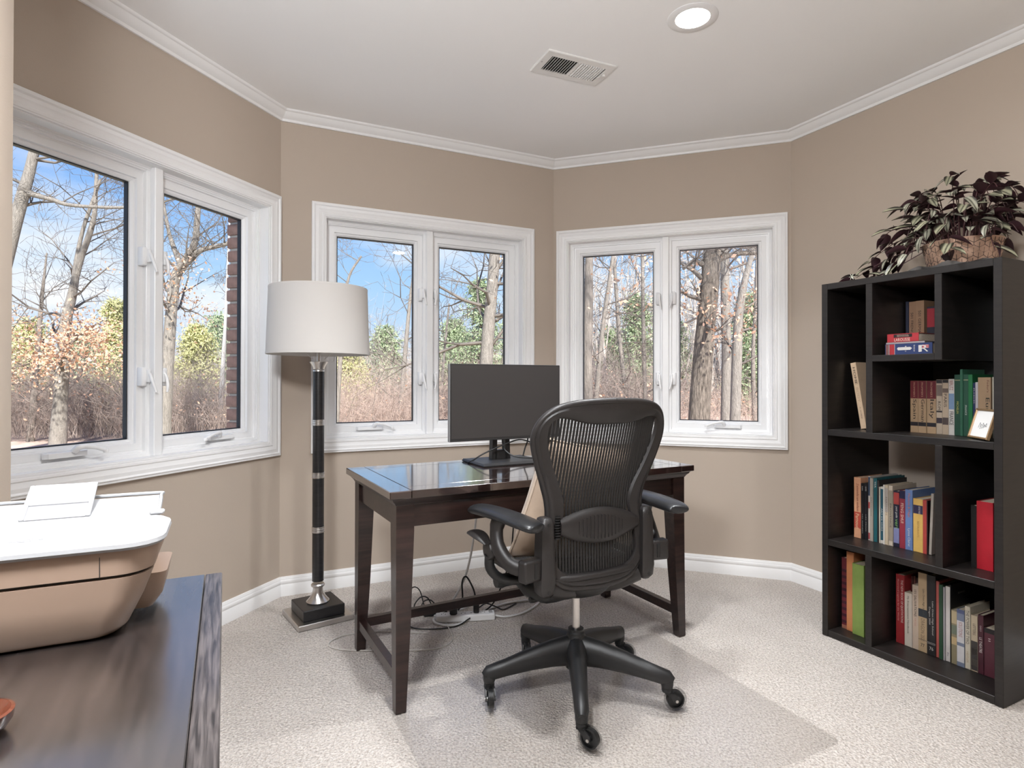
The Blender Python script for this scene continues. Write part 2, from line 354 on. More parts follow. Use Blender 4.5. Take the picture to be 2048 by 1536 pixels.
# ------------------------------------------------------------------ casement windows
def make_window(name, O, h, x0, x1, label):
    root = empty(name, O, hdeg(h)); root['kind'] = 'structure'; root['label'] = label
    I = Matrix.Identity(4)
    z0, z1 = WZ0, WZ1
    b = MB()   # moulded casing, proud of the wall
    b.ring_sweep(x0, x1, z0, z1, [(0, 0), (0, -0.016), (0.002, -0.018), (0.010, -0.018), (0.012, -0.022), (0.015, -0.022), (0.020, -0.016), (0.034, -0.018), (0.046, -0.013), (0.052, -0.011), (0.056, -0.014), (0.064, -0.012), (0.066, -0.009), (0.071, -0.009), (0.072, 0)], I)
    b.build('casing', M_trim, root, 30)
    b = MB(); b.ring_sweep(x0 + .072, x1 - .072, z0 + .072, z1 - .072, [(0, -0.002), (0, 0.075), (0.010, 0.075), (0.010, 0.052), (0.004, 0.050), (0.004, -0.002)], I)
    b.build('jamb', M_trim, root, 30)
    fi = 0.080
    b = MB(); b.ring_sweep(x0 + fi, x1 - fi, z0 + fi, z1 - fi, [(0, 0.055), (0, 0.135), (0.022, 0.135), (0.022, 0.078), (0.015, 0.076), (0.015, 0.062), (0.009, 0.060), (0.009, 0.055)], I)
    b.build('frame', M_vinyl, root, 30)
    xm = (x0 + x1) / 2
    b = MB(); b.box(xm - .034, xm + .034, 0.058, 0.135, z0 + .085, z1 - .085, ch=0.003); b.box(xm - .019, xm + .019, 0.030, 0.060, z0 + .075, z1 - .075, ch=0.003)
    b.build('mullion', M_vinyl, root)
    zz0, zz1 = z0 + .1, z1 - .1
    for side, (a, c) in enumerate(((x0 + .1, xm - .032), (xm + .032, x1 - .1))):
        b = MB(); b.ring_sweep(a, c, zz0, zz1, [(0, 0.080), (0, 0.125), (0.045, 0.125), (0.0455, 0.105), (0.044, 0.098), (0.036, 0.090), (0.030, 0.090), (0.029, 0.078), (0.003, 0.078)], I)
        sash = b.build('sash', M_vinyl, root, 30)
        b = MB(); b.ring_sweep(a + .043, c - .043, zz0 + .043, zz1 - .043, [(0, 0.104), (0, 0.124), (0.0065, 0.124), (0.0065, 0.104)], I); b.build('gasket', M_gasket, sash)
        b = MB(); b.box(a + .042, c - .042, 0.111, 0.115, zz0 + .042, zz1 - .042); b.build('pane', M_glass, sash)
        # latch levers beside the mullion
        lx = (xm - 0.047) if side == 0 else (xm + 0.047)
        for lz in (1.595, 1.112):
            b = MB(); b.box(lx - .011, lx + .011, 0.048, 0.082, lz - .035, lz + .040, ch=0.004)
            b.box(lx - .006 + (.012 if side == 0 else -.012), lx + .006 + (.012 if side == 0 else -.012), 0.034, 0.062, lz - .020, lz + .032, ch=0.003)
            sgn = 1 if side == 0 else -1
            b.tube(spline([(lx + .012 * sgn, .036, lz + .015), (lx + .012 * sgn, .026, lz - .005), (lx + .016 * sgn, .016, lz - .035), (lx + .022 * sgn, .012, lz - .060)], 3), [.006, .0062, .0064, .0066, .0066, .0064, .006, .0055, .005, .004], 8)
            b.build('lock_lever', M_vinyl, sash, 50)
        # crank operator on the bottom rail
        cx = a + (c - a) * (0.42 if side == 0 else 0.60); sg = 1 if side == 0 else -1
        b = MB(); cz = z0 + 0.108
        b.loft([[(cx + sx * w, 0.072 - d, cz + hh) for sx, hh in ((-1, 0), (1, 0), (1, .018), (-1, .018))] for w, d in ((.075, 0), (.074, .012), (.066, .022))])
        b.tube(spline([(cx + .02 * sg, .052, cz + .018), (cx + .03 * sg, .036, cz + .034), (cx + .07 * sg, .028, cz + .030), (cx + .115 * sg, .026, cz + .014)], 4), [.011, .0115, .0115, .011, .010, .0095, .009, .0085, .008, .0075, .007, .007, .007], 10)
        b.lathe([(0.002, -.008), (.008, -.007), (.010, 0), (.008, .007), (.002, .008)], 10, M=Matrix.Translation((cx + .118 * sg, .026, cz + .012)))
        b.build('crank_handle', M_vinyl, sash, 50)
    return root
make_window('window_1', O1, h1, W1L, W1R, 'white double casement window beside the partition, brick edge outside its glass')
make_window('window_2', PA, h2, 0.151, 0.151 + 1.312, 'white double casement window behind the floor lamp and monitor')
make_window('window_3', PB, h3, 0.022, 0.022 + 1.322, 'white double casement window behind the office chair')

# brick veneer outside, seen through window_1 beside the glass
M_brick = mat('reddish_brown_brick', (0.235, 0.135, 0.105), 0.9, var=0.35, vscale=18, bump=0.5, bscale=80)
M_mortar = mat('grey_mortar', (0.42, 0.39, 0.36), 0.95, bump=0.4, bscale=120)
bw = empty('wall_exterior', O1, hdeg(h1)); bw['kind'] = 'structure'; bw['label'] = 'reddish brown brick veneer outside the printer side window'
xj = L1 - 0.090
b = MB(); b.box(xj + .012, xj + .12, TH + .002, TH + .10, WZ0 - .2, WZ1 + .2); b.build('mortar_bed', M_mortar, bw)
zz = WZ0 - .16; k = 0; bm_s = []
for ln in (.175, .085):
    q = MB(); q.box(0, ln, 0, .10, 0, .056, ch=.007); me = q.mesh('brick', 40); me.materials.append(M_brick); bm_s.append(me)
while zz < WZ1 + .1:
    o = link_obj('brick', bm_s[k % 2], bw); o.location = (xj + rnd.uniform(-.004, .004), TH + .012, zz); zz += .0675; k += 1
# ------------------------------------------------------------------ ceiling fixtures
M_led = mat('led_lens', (1, 0.97, 0.92), 0.5, emit=12.0)
def downlight(loc, power, label, sprd=110):
    r = empty('recessed_light', (loc[0], loc[1], ZC)); tag(r, label, 'ceiling light')
    b = MB(); b.lathe([(.064, -.003), (.090, -.003), (.094, -.001), (.094, 0.0), (.064, 0.0)], 40, cap=False); b.build('trim_ring', M_white_plastic, r, 40)
    b = MB(); b.lathe([(.001, -.002), (.064, -.002), (.064, -.0005), (.001, -.0005)], 40); b.build('lens', M_led, r)
    ld = bpy.data.lights.new('recessed_light_lamp', 'AREA'); ld.shape = 'DISK'; ld.size = 0.13; ld.spread = math.radians(sprd); ld.energy = power; ld.color = (0.95, 0.975, 1.0)
    lo = bpy.data.objects.new('lamp', ld); COL.objects.link(lo); lo.parent = r; lo.location = (0, 0, -0.012)
downlight((0.684, 2.245), LAMP_W, 'round white recessed ceiling light that is lit, beside the ceiling vent')
for i, (x, y) in enumerate(((1.30, 1.15), (-0.10, 1.50))):  # two more downlights added outside the view to fill the room with light
    downlight((x, y), LAMP_W2[i], ['added unseen recessed fill light in front of the bookcase', 'added unseen recessed fill light above the end of the side desk'][i], (165, 110)[i])

# added fill light, out of view: a globe pendant that brightens ceiling and walls
M_fill_globe = mat('fill_globe_glow', (0.95, 0.97, 1.0), 0.4, emit=GLOBE)
pl = empty('fill_pendant', (-0.50, 0.25, ZC)); tag(pl, 'added fill light out of view, shaped as an opal globe pendant on a nickel rod', 'ceiling light')
b = MB(); b.lathe([(.012, -.030), (.055, -.022), (.062, -.006), (.062, 0)], 28); b.build('canopy', M_chrome, pl, 40)
b = MB(); b.lathe([(.006, -.45), (.006, -.025)], 12); b.lathe([(.036, -.465), (.040, -.450), (.030, -.435), (.008, -.428)], 24); b.build('rod', M_chrome, pl, 40)
b = MB(); gz = -.565; b.lathe([(.13 * math.sin(PI * k / 16) + 1e-4, gz - .13 * math.cos(PI * k / 16)) for k in range(15)], 32); b.build('globe', M_fill_globe, pl, 80)

M_vent = mat('painted_steel_register', (0.78, 0.77, 0.75), 0.4)
M_duct = mat('dark_duct', (0.035, 0.034, 0.033), 0.8)
v = empty('ceiling_vent', (0.268, 2.606, ZC), math.radians(23.5)); tag(v, 'white louvred ceiling air vent with a lever', 'vent')
LX, LY = .168, .093
b = MB(); b.ring_sweep(-LX, LX, -LY, LY, [(0, 0), (0, .003), (.004, .006), (.036, .006), (.036, 0)], frame_m((0, 0, 0), (1, 0, 0), (0, 0, -1), (0, 1, 0))); b.build('vent_frame', M_vent, v)
b = MB(); b.box(-LX + .03, LX - .03, -LY + .03, LY - .03, -.0012, -.0002); b.build('duct', M_duct, v)
b = MB(); b.box(-.006, .006, -LY + .034, LY - .034, -.007, -.001); b.build('divider', M_vent, v)
for k in range(20):
    left = k < 10
    x = (-LX + .042 + k * .0118) if left else (.014 + (k - 10) * .0118)
    q = MB(); q.box(-.0045, .0045, -LY + .036, LY - .036, -.0006, .0006); o = q.build('louver', M_vent, v)
    o.location = (x, 0, -.0052); o.rotation_euler = (0, math.radians(-52 if left else 40), 0)
b = MB(); b.box(.138, .141, -.03, .02, -.008, -.004); b.box(.141, .152, -.018, -.010, -.016, -.004, ch=.001); b.build('damper_lever', M_vent, v)
for xx in (-.155, .158):
    b = MB(); b.lathe([(.001, -.0075), (.004, -.007), (.004, -.005)], 8, M=Matrix.Translation((xx, .0, 0))); b.build('screw', M_chrome, v)

# ------------------------------------------------------------------ desk
M_desk = wood('espresso_wood', (0.010, 0.0052, 0.0045, 1), (0.034, 0.0165, 0.014, 1), 0.30, (2.5, 30, 30), 0.1, 2.0, 0.08)
M_desktop = wood('polished_espresso_top', (0.010, 0.0052, 0.0045, 1), (0.034, 0.0165, 0.014, 1), 0.16, (2.5, 30, 30), 1.0, 2.0, 0.04)
M_desktop.node_tree.nodes['Principled BSDF'].inputs['Coat IOR'].default_value = 2.3; M_desktop.node_tree.nodes['Principled BSDF'].inputs['Coat Roughness'].default_value = 0.07
M_groove = mat('dark_groove', (0.004, 0.003, 0.003), 0.5)
DD = Vector((0.8790, 0.4768, 0)); DE = Vector((-0.4768, 0.8790, 0))
desk = empty('writing_desk', (-0.392, 1.912, 0), math.atan2(DD.y, DD.x)); tag(desk, 'dark espresso wooden writing desk with tapered legs under the monitor', 'desk')
DW, DP, DH = 1.338, 0.614, 0.740
def chbox(x0, x1, y0, y1, z0, z1, name, parent, m_, ch=0.002):
    b = MB(); b.box(x0, x1, y0, y1, z0, z1, ch=ch); return b.build(name, m_, parent)
bd = .074
chbox(bd + .0012, DW - bd - .0012, bd + .0012, DP - bd - .0012, DH - .020, DH, 'top_panel', desk, M_desktop, .0008)
for x0, x1, y0, y1 in ((0, bd, 0, DP), (DW - bd, DW, 0, DP)): chbox(x0, x1, y0, y1, DH - .026, DH, 'top_end_board', desk, M_desktop, .0025)
for y0, y1 in ((0, bd), (DP - bd, DP)): chbox(bd + .0004, DW - bd - .0004, y0, y1, DH - .026, DH, 'top_rail', desk, M_desktop, .0008)
chbox(.03, DW - .03, .03, DP - .03, DH - .030, DH - .0205, 'top_backing', desk, M_groove, 0)
b = MB(); b.ring_sweep(.010, DW - .010, .010, DP - .010, [(0, .028), (.001, .026), (.006, .036), (.014, .044), (.018, .052), (.024, .054), (.024, .026)], frame_m((0, 0, DH), (1, 0, 0), (0, 0, -1), (0, 1, 0)))
b.build('cove_moulding', M_desk, desk, 30)
ins = .030; lw = .062; zt = DH - .05; lb = .036
for ix in (0, 1):
    for iy in (0, 1):
        x0 = ins if ix == 0 else DW - ins; y0 = ins if iy == 0 else DP - ins
        sx = 1 if ix == 0 else -1; sy = 1 if iy == 0 else -1
        fl = 0.0 if ix == 0 else 0.008
        rings = []
        for z, w, sh in ((zt, lw, 0), (.60, lw, 0), (.30, lw - .011, fl * .35), (0.004, lb, fl)):
            a0x, a1x = x0 - sx * sh, x0 + sx * (w - sh); a0y, a1y = y0, y0 + sy * w
            rings.append([(a0x, a0y, z), (a1x, a0y, z), (a1x, a1y, z), (a0x, a1y, z)])
        b = MB(); b.loft(rings); b.build('leg', M_desk, desk)
az0 = .612
for y0 in (ins + .010, DP - ins - .032): chbox(ins + lw - .001, DW - ins - lw + .001, y0, y0 + .022, az0, DH - .05, 'apron', desk, M_desk, .001)
for x0 in (ins + .010, DW - ins - .032): chbox(x0, x0 + .022, ins + lw - .001, DP - ins - lw + .001, az0, DH - .05, 'apron', desk, M_desk, .001)
for x0 in (ins + .006, DW - ins - .034): chbox(x0, x0 + .028, ins + lb - .002, DP - ins - lb + .002, .094, .130, 'stretcher', desk, M_desk, .001)
chbox(ins + lb - .002, DW - ins - lb + .002, DP - ins - .034, DP - ins - .008, .094, .130, 'stretcher', desk, M_desk, .001)
def desk_pt(x, y, z=DH): 
    p = Vector((-0.392, 1.912, 0)) + DD * x + DE * y; return (p.x, p.y, z)
RD = math.atan2(DD.y, DD.x)

# ------------------------------------------------------------------ monitor
M_screen = mat('matte_black_screen', (0.034, 0.031, 0.030), 0.38, spec=0.5)
M_bez = mat('black_bezel', (0.02, 0.019, 0.019), 0.45)
M_silver_edge = mat('grey_edge', (0.25, 0.25, 0.25), 0.4)
mon = empty('monitor', desk_pt(.655, .455), RD); tag(mon, 'flat black computer monitor switched off on the desk', 'monitor')
b = MB(); b.loft([[(-.150, -.105, .001), (.150, -.105, .001), (.150, .118, .001), (-.150, .118, .001)], [(-.152, -.107, .006), (.152, -.107, .006), (.152, .120, .006), (-.152, .120, .006)], [(-.146, -.085, .0125), (.146, -.085, .0125), (.146, .116, .0125), (-.146, .116, .0125)]])
b.build('stand_base', M_bez, mon)
nk = MB()
for sx in (-1, 1): nk.loft([[(sx * .022, .030, .012), (sx * .046, .030, .012), (sx * .046, .062, .012), (sx * .022, .062, .012)], [(sx * .014, .030, .30), (sx * .034, .030, .30), (sx * .034, .062, .30), (sx * .014, .062, .30)]])
nk.box(-.03, .03, .030, .062, .012, .052); nk.box(-.03, .03, .030, .062, .16, .30); nk.build('stand_neck', M_bez, mon)
b = MB(); b.box(-.06, .06, .005, .034, .20, .31, ch=.004); b.build('mount_block', M_bez, mon)
mz0, mz1 = .104, .432
pan = MB(); pan.box(-.272, .272, -.030, -.006, mz0, mz1, ch=.002); pan.box(-.22, .22, -.007, .012, mz0 + .04, mz1 - .04, ch=.006); pb = pan.build('panel', M_bez, mon)
b = MB(); b.box(-.266, .266, -.0312, -.0302, mz0 + .012, mz1 - .006); b.build('screen', M_screen, pb)
b = MB(); b.box(-.2735, -.2715, -.030, -.010, mz0, mz1); b.build('side_trim', M_silver_edge, pb)
M_cable = mat('black_cable', (0.012, 0.012, 0.012), 0.45); M_wcable = mat('white_cable', (0.78, 0.78, 0.77), 0.45); M_gcord = mat('translucent_grey_cord', (0.52, 0.49, 0.45), 0.4)
def cable(name, pts, r, m_, label, n=8, res=8):
    b = MB(); b.tube(spline(pts, res), r, n); o = b.build(name, m_, None, 60); tag(o, label, 'cable'); return o
dz = DH + .0035
cable('monitor_cable', [desk_pt(.50, .50, dz), desk_pt(.515, .48, dz + .012), desk_pt(.56, .46, DH + .045), desk_pt(.66, .44, DH + .085), desk_pt(.73, .44, DH + .098), desk_pt(.80, .44, DH + .075), desk_pt(.86, .46, DH + .03), desk_pt(.90, .47, dz)], .0032, M_cable, 'black cable arching over the monitor base in front of its neck')
cable('monitor_cable', [desk_pt(.655, .475, DH + .16), desk_pt(.652, .465, DH + .08), desk_pt(.662, .44, DH + .045), desk_pt(.70, .41, DH + .026), desk_pt(.79, .40, DH + .017)], .0034, M_cable, 'black cable dropping through the gap in the monitor neck')
cable('monitor_cable', [desk_pt(.80, .50, DH + .15), desk_pt(.80, .50, DH + .09), desk_pt(.785, .50, DH + .05), desk_pt(.775, .50, dz + .012)], .0034, M_cable, 'short black cable hanging straight down behind the monitor')

# ------------------------------------------------------------------ floor lamp
M_lblack = wood('black_lacquer', (0.006, 0.006, 0.007, 1), (0.014, 0.013, 0.014, 1), 0.35, (1, 1, 8), 0.2, 20, 0.05)
M_shade = bpy.data.materials.new('linen_lampshade'); M_shade.use_nodes = True; nt = M_shade.node_tree; nd = nt.nodes; lk = nt.links; bs = nd['Principled BSDF']
bs.inputs['Base Color'].default_value = (0.76, 0.735, 0.705, 1); bs.inputs['Roughness'].default_value = 0.9; bs.inputs['Specular IOR Level'].default_value = 0.1
tl = nd.new('ShaderNodeBsdfTranslucent'); tl.inputs['Color'].default_value = (0.62, 0.58, 0.53, 1); ms = nd.new('ShaderNodeMixShader'); ms.inputs[0].default_value = 0.25
lk.new(bs.outputs[0], ms.inputs[1]); lk.new(tl.outputs[0], ms.inputs[2]); lk.new(ms.outputs[0], nd['Material Output'].inputs[0])
lamp = empty('floor_lamp', (-0.902, 2.767, 0), math.radians(36)); tag(lamp, 'floor lamp with white drum shade and black column banded in nickel', 'floor lamp')
b = MB(); b.box(-.126, .126, -.128, .128, .001, .026, ch=.003); b.build('base_plate', M_chrome, lamp)
b = MB(); b.box(-.094, .094, -.096, .096, .026, .074, ch=.003); b.build('plinth', M_lblack, lamp)
b = MB(); b.lathe([(.050, .074), (.052, .078), (.046, .084), (.036, .096), (.026, .115), (.022, .135), (.023, .142), (.030, .146), (.031, .153), (.027, .158)], 32); b.build('foot_cup', M_chrome, lamp, 40)
zs = (.158, .408, .66, .905, 1.155)
for i in range(4):
    b = MB(); b.lathe([(.0262, zs[i] + .012), (.0262, zs[i + 1] - .012)], 28); b.build('column_section', M_lblack, lamp, 40)
    if i: 
        z = zs[i]; b = MB(); b.lathe([(.0262, z - .014), (.0285, z - .013), (.0285, z - .007), (.0265, z - .005), (.0285, z - .003), (.0285, z + .003), (.0265, z + .005), (.0285, z + .007), (.0285, z + .013), (.0262, z + .014)], 28); b.build('nickel_band', M_chrome, lamp, 30)
b = MB(); b.lathe([(.024, 1.140), (.027, 1.143), (.027, 1.150), (.024, 1.154), (.030, 1.168), (.040, 1.184), (.041, 1.187), (.036, 1.188), (.010, 1.186)], 28); b.build('collar', M_chrome, lamp, 40)
b = MB(); b.lathe([(.009, 1.186), (.009, 1.30)], 14); b.lathe([(.018, 1.26), (.018, 1.33)], 14); b.build('socket_stem', M_chrome, lamp, 40)
b = MB()
for sg in (-1, 1): b.tube(spline([(sg * .028, 0, 1.20), (sg * .060, 0, 1.24), (sg * .062, 0, 1.36), (sg * .02, 0, 1.47), (0, 0, 1.49)], 5), .0016, 6)
b.build('harp', M_chrome, lamp, 40)
b = MB()
for k in range(3):
    a = 2 * PI * k / 3; b.cyl((0, 0, 1.49), (.219 * math.cos(a), .219 * math.sin(a), 1.512), .002, n=6)
b.lathe([(.004, 1.485), (.008, 1.49), (.006, 1.51)], 10); b.build('shade_spider', M_chrome, lamp)
z0s, z1s = 1.222, 1.522
b = MB(); b.lathe([(.231, z0s), (.2205, z1s), (.2188, z1s), (.2293, z0s)], 72, cap=False); b.add([], [])
n_ = 72; b.f += [(3 * n_ + k, 3 * n_ + (k + 1) % n_, (k + 1) % n_, k) for k in range(n_)]; b.mi += [0] * n_
sh = b.build('lamp_shade', M_shade, lamp, 40)
for zz, rr in ((z0s, .2312), (z1s, .2207)):
    b = MB(); b.lathe([(rr - .0022, zz - .001), (rr + .0006, zz - .001), (rr + .0006, zz + .008), (rr - .0022, zz + .008)], 72, cap=False); b.build('shade_hem', M_shade, sh, 40)
b = MB(); b.lathe([(.004, 1.20), (.004, 1.2002)], 6); b.tube(spline([(.035, -.012, 1.192), (.06, -.02, 1.19), (.066, -.022, 1.205), (.066, -.022, 1.24)], 4), .0012, 5); b.build('pull_chain', M_chrome, lamp)
# ------------------------------------------------------------------ office chair
M_cframe = mat('charcoal_plastic', (0.020, 0.0175, 0.017), 0.42, bump=0.25, bscale=900, bdist=0.0006)
M_cdark = mat('dark_graphite', (0.009, 0.009, 0.0095), 0.45, bump=0.2, bscale=500, bdist=0.0006)
M_pad = mat('black_soft_armrest', (0.014, 0.0145, 0.016), 0.33)
M_weave = mat('black_mesh_weave', (0.013, 0.012, 0.012), 0.6)
M_tire = clear_glass('clear_caster_tire', (0.80, 0.80, 0.80), 0.05, 1.5, 1.6)
CH = empty('office_chair', (0.226, 2.09, 0.003), math.radians(28)); tag(CH, 'black mesh-backed office chair on five casters in front of the desk', 'chair')
_zb = [0.40, 0.50, 0.60, 0.70, 0.75, 0.85, 0.95, 1.04]; _yb = [-.130, -.126, -.124, -.128, -.138, -.168, -.197, -.217]
def yback(x, z):
    y = float(np.interp(z, _zb, _yb)); k = float(np.interp(z, [.42, .6, .75, .95, 1.03], [.03, .03, .045, .05, .045])); return y + k * (x / .26) ** 2
outer = [(0, 1.034), (.08, 1.032), (.15, 1.025), (.20, 1.011), (.236, .985), (.256, .95), (.261, .912), (.251, .87), (.233, .82), (.213, .77), (.197, .725), (.190, .69), (.189, .65), (.193, .60), (.196, .55), (.193, .505), (.172, .46), (.115, .428), (0, .418)]
inner = [(0, .958), (.06, .959), (.115, .967), (.165, .979), (.195, .977), (.213, .956), (.213, .915), (.201, .872), (.181, .82), (.156, .77), (.137, .728), (.129, .69), (.134, .65), (.149, .60), (.160, .56), (.160, .52), (.142, .487), (.092, .467), (0, .460)]
def full(half):
    h = [Vector((x, 0, z)) for x, z in half]; h = spline(h, 3); R = [(p.x, p.z) for p in h]
    return R + [(-x, z) for x, z in R[-2:0:-1]]
FO, FI = full(outer), full(inner); NN = len(FO)
prof = [(0, 0), (.08, -.013), (.30, -.019), (.42, -.016), (.9, -.012), (1, -.002), (.9, .006), (.4, .010), (.08, .010)]
def frame_band(name, Oo, Ii, pr, m_, par, sm=50):
    rings = []
    for (ox, oz), (ix, iz) in zip(Oo, Ii):
        rg = []
        for t_, d in pr:
            x = ox + (ix - ox) * t_; z = oz + (iz - oz) * t_; rg.append((x, yback(x, z) + d, z))
        rings.append(rg)
    rings.append(rings[0]); b = MB(); b.loft(rings, cap=False); return b.build(name, m_, par, sm)
bk = frame_band('back_frame', FO, FI, prof, M_cframe, CH)
b = MB(); ptsr = [(x * 0.985, yback(x, z) - .006, z) for x, z in FO] + [(FO[0][0], yback(*FO[0]) - .006, FO[0][1])]
b.tube(ptsr, .0105, 8, cap=False); b.build('back_rim', M_cframe, bk, 60)
# woven strands of the backrest, clipped to the opening
b = MB(); polyI = FI
def spans(x, poly):
    zs = []
    for i in range(len(poly)):
        (x0, z0), (x1, z1) = poly[i], poly[(i + 1) % len(poly)]
        if (x0 <= x) != (x1 <= x): zs.append(z0 + (z1 - z0) * (x - x0) / (x1 - x0))
    zs.sort(); return [(zs[i], zs[i + 1]) for i in range(0, len(zs) - 1, 2)]
xs = np.arange(-.2085, .2086, .0111)
for x in xs:
    for (a, c) in spans(x, polyI):
        nseg = max(2, int((c - a) / .04)); zz = np.linspace(a - .006, c + .006, nseg + 1); w = .0039
        rg = [[(x - w, yback(x, z) - .001, z), (x + w, yback(x, z) - .001, z), (x + w, yback(x, z) + .001, z), (x - w, yback(x, z) + .001, z)] for z in zz]
        b.loft(rg)
for z in np.arange(.475, .97, .0125):
    sp_ = []
    for i in range(len(polyI)):
        (x0, z0), (x1, z1) = polyI[i], polyI[(i + 1) % len(polyI)]
        if (z0 <= z) != (z1 <= z): sp_.append(x0 + (x1 - x0) * (z - z0) / (z1 - z0))
    sp_.sort()
    for i in range(0, len(sp_) - 1, 2):
        xx = np.linspace(sp_[i] - .004, sp_[i + 1] + .004, 9)
        b.tube([(x, yback(x, z) + .0015, z) for x in xx], .0006, 3)
o = b.build('back_mesh', M_weave, CH); o['kind'] = 'stuff'; o['label'] = 'black woven strands of the backrest with light showing between'
# lumbar pad
b = MB(); rings = []
for t_ in np.linspace(0, 1, 15):
    x = -.150 + .315 * t_; hh = .060 * (max(0.0, math.sin(PI * (0.10 + 0.82 * t_)))) ** 0.75; rib = 0.0022 * (1 if 2 < t_ * 14 < 12 else 0)
    zc = .626 - .012 * t_
    rings.append([(x, yback(x, zc) - .010 - d - rib * 0, zc + hh * s_) for s_, d in ((-1, 0), (-.85, .010), (-.4, .016), (.4, .016), (.85, .010), (1, 0), (.6, -.006), (-.6, -.006))])
b.loft(rings); lum = b.build('lumbar_pad', M_cframe, CH, 50)
for k in range(13):
    x = -.085 + k * .0145; zc = .624 - .012 * (x + .15) / .315; hh = .040 * math.sin(PI * (0.18 + 0.66 * k / 12))
    q = MB(); q.tube([(x, yback(x, zc) - .0255, zc - hh), (x, yback(x, zc) - .0275, zc), (x, yback(x, zc) - .0255, zc + hh)], .0024, 6); q.build('rib', M_cframe, lum, 60)
b = MB()
for k in range(9): b.lathe([(.001, 0), (.012, .001), (.012, .005), (.001, .006)], 12, M=Matrix.Translation((-.158, yback(-.158, .62) - .012, .590 + k * .0085)))
b.build('lumbar_slider', M_cdark, lum)
# side posts, brackets, arms
for sg in (-1, 1):
    b = MB(); x0 = sg * .202; y0 = yback(.2, .6) - .014
    ring = []
    for z, w, d in ((.665, .010, .012), (.660, .017, .018), (.640, .021, .022), (.56, .023, .024), (.46, .026, .026), (.425, .024, .022), (.412, .012, .012)):
        ring.append([(x0 - w, y0 - d, z), (x0 - w * .6, y0 - d - .006, z), (x0 + w * .6, y0 - d - .006, z), (x0 + w, y0 - d, z), (x0 + w, y0 + d, z), (x0 - w, y0 + d, z)])
    b.loft(ring); post = b.build('arm_post', M_cframe, CH, 45)
    for zz in (.643, .432):
        b = MB(); b.lathe([(.001, -.002), (.006, -.002), (.0065, 0), (.001, 0)], 12, M=Matrix.Translation((x0, y0 - .0295, zz)) @ Matrix.Rotation(PI / 2, 4, 'X')); b.build('screw', M_cdark, post)
    b = MB(); b.box(-.044, .044, -.020, .020, -.036, .036, ch=.010); br = b.build('arm_bracket', M_cframe, CH, 50)
    br.location = (sg * .252, y0 - .006, .505); br.rotation_euler = (0, 0, sg * math.radians(-12))
    b = MB(); b.box(-.006, .006, -.0225, -.0195, -.024, .024, ch=.001); b.build('adjuster_slot', M_cdark, br)
    arm = empty('armrest', (0, 0, 0), 0, CH); arm.parent = CH
    b = MB(); b.tube(spline([(sg * .262, y0 + .006, .500), (sg * .300, y0 + .050, .515), (sg * .318, y0 + .095, .560), (sg * .315, y0 + .115, .615), (sg * .310, y0 + .100, .652)], 5), [.026] * 6 + [.025] * 5 + [.024] * 5 + [.026] * 5, 12, sx=.75); b.build('arm_support', M_cframe, arm, 60)
    # pad
    pts = spline([(sg * .283, -.215, .655), (sg * .286, -.205, .657), (sg * .292, -.16, .661), (sg * .305, -.04, .664), (sg * .320, .09, .660), (sg * .324, .125, .653), (sg * .325, .137, .647)], 4)
    n = len(pts); rs = [.047 * min(1.0, (max(1e-3, math.sin(PI * min(max(i / (n - 1), 0.0), 1.0)))) ** 0.32) + .001 for i in range(n)]
    b = MB(); b.tube(pts, rs, 18, sx=1.0, sy=.42); b.build('pad', M_pad, arm, 70)
    b = MB(); b.tube(spline([(sg * .335, .02, .560), (sg * .338, .06, .575), (sg * .340, .11, .580), (sg * .340, .145, .570)], 4), [.012, .016, .02, .024, .027, .029, .030, .030, .029, .027, .023, .016, .006], 12, sy=.35); b.build('lever_paddle', M_cframe, arm, 60)
    b = MB(); b.lathe([(.001, -.012), (.030, -.011), (.033, -.006), (.033, .006), (.030, .011), (.001, .012)], 22, M=Matrix.Translation((sg * .318, .040, .535)) @ Matrix.Rotation(PI / 2, 4, 'Y')); b.build('adjuster_wheel', M_cframe, arm, 40)
    b = MB(); b.tube(spline([(sg * .318, .04, .52), (sg * .31, .05, .47), (sg * .27, .05, .43), (sg * .2, .03, .42)], 5), .017, 10); b.build('lower_link', M_cdark, arm, 60)
# seat
SO = []; 
for k in range(48):
    a = 2 * PI * k / 48; c, s_ = math.cos(a), math.sin(a); ex = 0.5
    x = .245 * math.copysign(abs(c) ** ex, c) ; y = .075 + .205 * math.copysign(abs(s_) ** ex, s_)
    z = .455 - (.045 * max(0, (y - .16) / .12) ** 2) + .012 * (x / .245) ** 2
    SO.append((x * (1.0 if y > 0 else .92), y, z))
b = MB(); b.tube(SO + [SO[0]], .017, 8, cap=False, sy=.8); b.build('seat_frame', M_cframe, CH, 60)
b = MB()
for x in np.arange(-.225, .2251, .0111):
    w = .0040
    yy = np.linspace(-.125, .275, 9)
    if abs(x) > .2: yy = np.linspace(-.10, .25, 9)
    rg = []
    for y in yy:
        z = .452 - (.045 * max(0, (y - .16) / .12) ** 2) + .010 * (x / .245) ** 2 - .012 * math.cos((y - .075) / .2 * PI / 2) * (1 - (x / .25) ** 2)
        rg.append([(x - w, y, z - .001), (x + w, y, z - .001), (x + w, y, z + .001), (x - w, y, z + .001)])
    b.loft(rg)
o = b.build('seat_mesh', M_weave, CH); o['kind'] = 'stuff'
